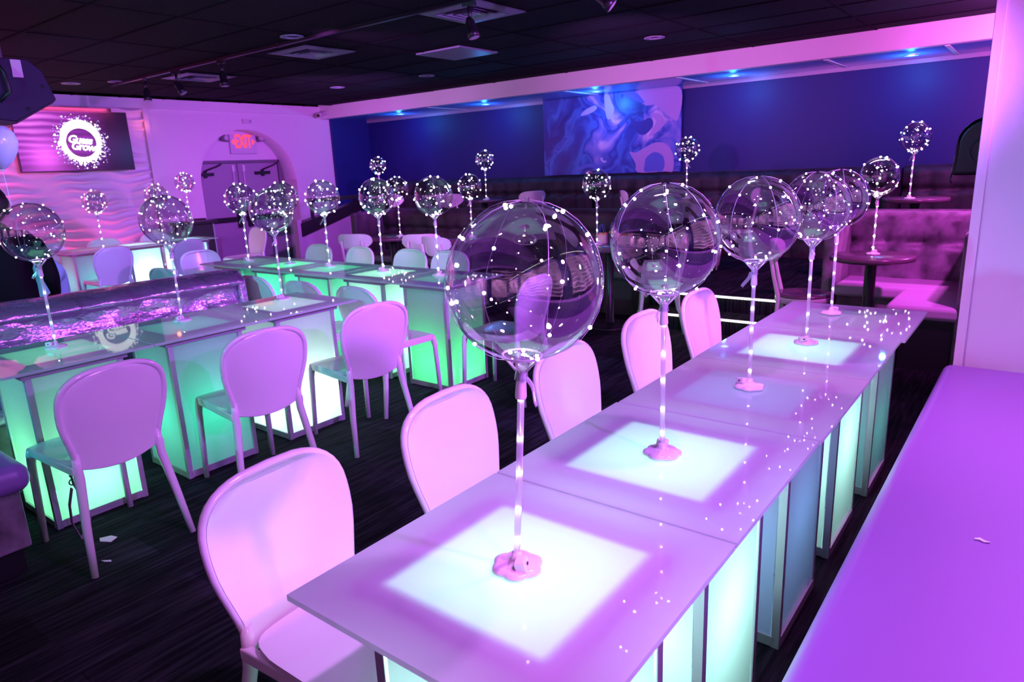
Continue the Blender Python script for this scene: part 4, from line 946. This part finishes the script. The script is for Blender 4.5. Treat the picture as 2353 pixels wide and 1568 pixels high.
def hand(J, E, wrist, base, dirv, side, curl):
    """palm plus five fingers growing from a wrist joint"""
    d = Vector(dirv).normalized(); s = Vector(side).normalized(); nrm = Vector(curl).normalized(); b = Vector(base)
    J[wrist + '_palm'] = (b + d * .045, (.034, .016)); E.append((wrist, wrist + '_palm'))
    for k, (off, ln) in enumerate([(-.028, .060), (-.010, .072), (.009, .067), (.026, .052)]):
        p0 = b + d * .085 + s * off; p1 = p0 + d * ln * .55 + nrm * ln * .12; p2 = p1 + d * ln * .4 + nrm * ln * .30
        n = '%s_f%d' % (wrist, k)
        J[n + 'a'] = (p0, .0085); J[n + 'b'] = (p1, .008); J[n + 'c'] = (p2, .0065); E += [(wrist + '_palm', n + 'a'), (n + 'a', n + 'b'), (n + 'b', n + 'c')]
    p0 = b + d * .03 - s * .038; p1 = p0 + d * .035 - s * .012 + nrm * .01
    J[wrist + '_t0'] = (p0, .010); J[wrist + '_t1'] = (p1, .008); E += [(wrist + '_palm', wrist + '_t0'), (wrist + '_t0', wrist + '_t1')]
def add_head(parent, loc, rz, m, hairm, long=False):
    h = MB()
    def hd(u, v):
        a = 2 * PI * u; t = PI * v; x, y, z = math.sin(t) * math.cos(a), math.sin(t) * math.sin(a), -math.cos(t)
        X = .093 * x; Y = .074 * y; Z = .112 * z
        if z < -.2: k = 1 - .38 * min(1, (-.2 - z) / .8); Y *= k; X *= (1 - .2 * (-.2 - z)) ; X += .010
        if x > .55 and abs(y) < .35 and -.32 < z < .12: X += .020 * (1 - abs(y) / .35) * (1 - abs(z + .14) / .26 if abs(z + .14) < .26 else 0)     # nose
        if x > .5 and .2 < abs(y) < .6 and -.02 < z < .22: X -= .008                                                                        # eye sockets
        return (X, Y, Z)
    h.grid(32, 22, hd, wrap=True)
    for s in (-1, 1):
        h.lathe([(.001, -.03), (.012, -.022), (.016, 0), (.013, .02), (.001, .03)], 8, c=(-.005, s * .076))
    o = h.obj('head', m, parent, loc=loc, rot=(0, 0, rz))
    e = MB()
    for s in (-1, 1): e.sphere((.078, s * .030, .008), .011, 8, 5)
    e.obj('eyes', M['black'], o); MB().tube([(.086, -.022, -.060), (.092, 0, -.061), (.086, .022, -.060)], .005, 6).obj('mouth', M['strap'], o)
    hr = MB()
    def hf(u, v):
        a = 2 * PI * u; t = PI * (.32 + .68 * v) if not long else PI * (.05 + .95 * v); x, y, z = math.sin(t) * math.cos(a), math.sin(t) * math.sin(a), -math.cos(t)
        if x > .35 and z < .45: x = .35
        k = 1.12 + .04 * math.sin(9 * a + 5 * t)
        return (.096 * x * k - .010, .080 * y * k, .114 * z * k + .008)
    hr.grid(30, 16, hf, wrap=True); hr.obj('hair', hairm, o)
# person in black, seen at the left edge behind the booth
p1 = thing('person', 'person in black clothing standing behind the booth at the left edge', 'person', (-4.75, 1.02, 0), 2.6)
J = {'pelvis': ((0, 0, .80), (.185, .15)), 'waist': ((0, 0, .92), (.19, .14)), 'chest': ((.02, 0, 1.06), (.20, .14)), 'neckb': ((.03, 0, 1.21), (.075, .07)), 'neck': ((.045, 0, 1.28), .052)}
E_ = [('pelvis', 'waist'), ('waist', 'chest'), ('chest', 'neckb'), ('neckb', 'neck')]
for s, n in ((1, 'l'), (-1, 'r')):
    J['hip' + n] = ((0, s * .09, .74), .10); J['knee' + n] = ((.03, s * .10, .42), .064); J['ank' + n] = ((0, s * .10, .07), .042); J['toe' + n] = ((.15, s * .12, .035), .034)
    E_ += [('pelvis', 'hip' + n), ('hip' + n, 'knee' + n), ('knee' + n, 'ank' + n), ('ank' + n, 'toe' + n)]
    J['sh' + n] = ((.02, s * .20, 1.14), .078); J['el' + n] = ((-.02, s * .27, .88), .060); J['wr' + n] = ((.16, s * .24, .74), .036)
    E_ += [('chest', 'sh' + n), ('sh' + n, 'el' + n), ('el' + n, 'wr' + n)]
    hand(J, E_, 'wr' + n, (.16, s * .24, .74), (.75, -s * .25, -.5), (0, s, 0), (.2, -s * .3, -.8))
def as1(c): return 0 if (c.z > 1.235 or (c.x > .15 and c.z > .5)) else 1
person_mesh('body', J, E_, 'pelvis', [M['skin'], M['darkcloth']], as1, p1)
add_head(p1, (.07, 0, 1.385), 0, M['skin'], M['hair'])
# person bending over, pale jeans
p2 = thing('person', 'person in pale jeans bending forward beside the one in black', 'person', (-5.75, 1.62, 0), -2.1)
J = {'pelvis': ((0, 0, .86), (.145, .13)), 'waist': ((.16, 0, .93), (.135, .11)), 'chest': ((.38, 0, .93), (.155, .115)), 'neckb': ((.50, 0, .92), (.075, .07)), 'neck': ((.56, 0, .92), .052)}
E_ = [('pelvis', 'waist'), ('waist', 'chest'), ('chest', 'neckb'), ('neckb', 'neck')]
for s, n in ((1, 'l'), (-1, 'r')):
    J['hip' + n] = ((-.01, s * .085, .78), .105); J['knee' + n] = ((.02 + .05 * s, s * .11, .44), .070); J['ank' + n] = ((-.05 + .05 * s, s * .11, .07), .045); J['toe' + n] = ((.10 + .05 * s, s * .12, .035), .036)
    E_ += [('pelvis', 'hip' + n), ('hip' + n, 'knee' + n), ('knee' + n, 'ank' + n), ('ank' + n, 'toe' + n)]
    J['sh' + n] = ((.42, s * .17, .90), .066); J['el' + n] = ((.50, s * .20, .66), .047); J['wr' + n] = ((.58, s * .15, .46), .030)
    E_ += [('chest', 'sh' + n), ('sh' + n, 'el' + n), ('el' + n, 'wr' + n)]
    hand(J, E_, 'wr' + n, (.58, s * .15, .46), (.3, -s * .1, -.95), (0, s, 0), (.2, -s * .3, -.4))
def as2(c):
    if c.z < .075: return 2
    if c.x < .13 and c.z < 1.02: return 1
    if c.x > .53: return 0
    return 2
person_mesh('body', J, E_, 'pelvis', [M['skin'], M['jeans'], M['pinkcloth']], as2, p2)
add_head(p2, (.66, 0, .93), 0, M['skin'], M['hair'])
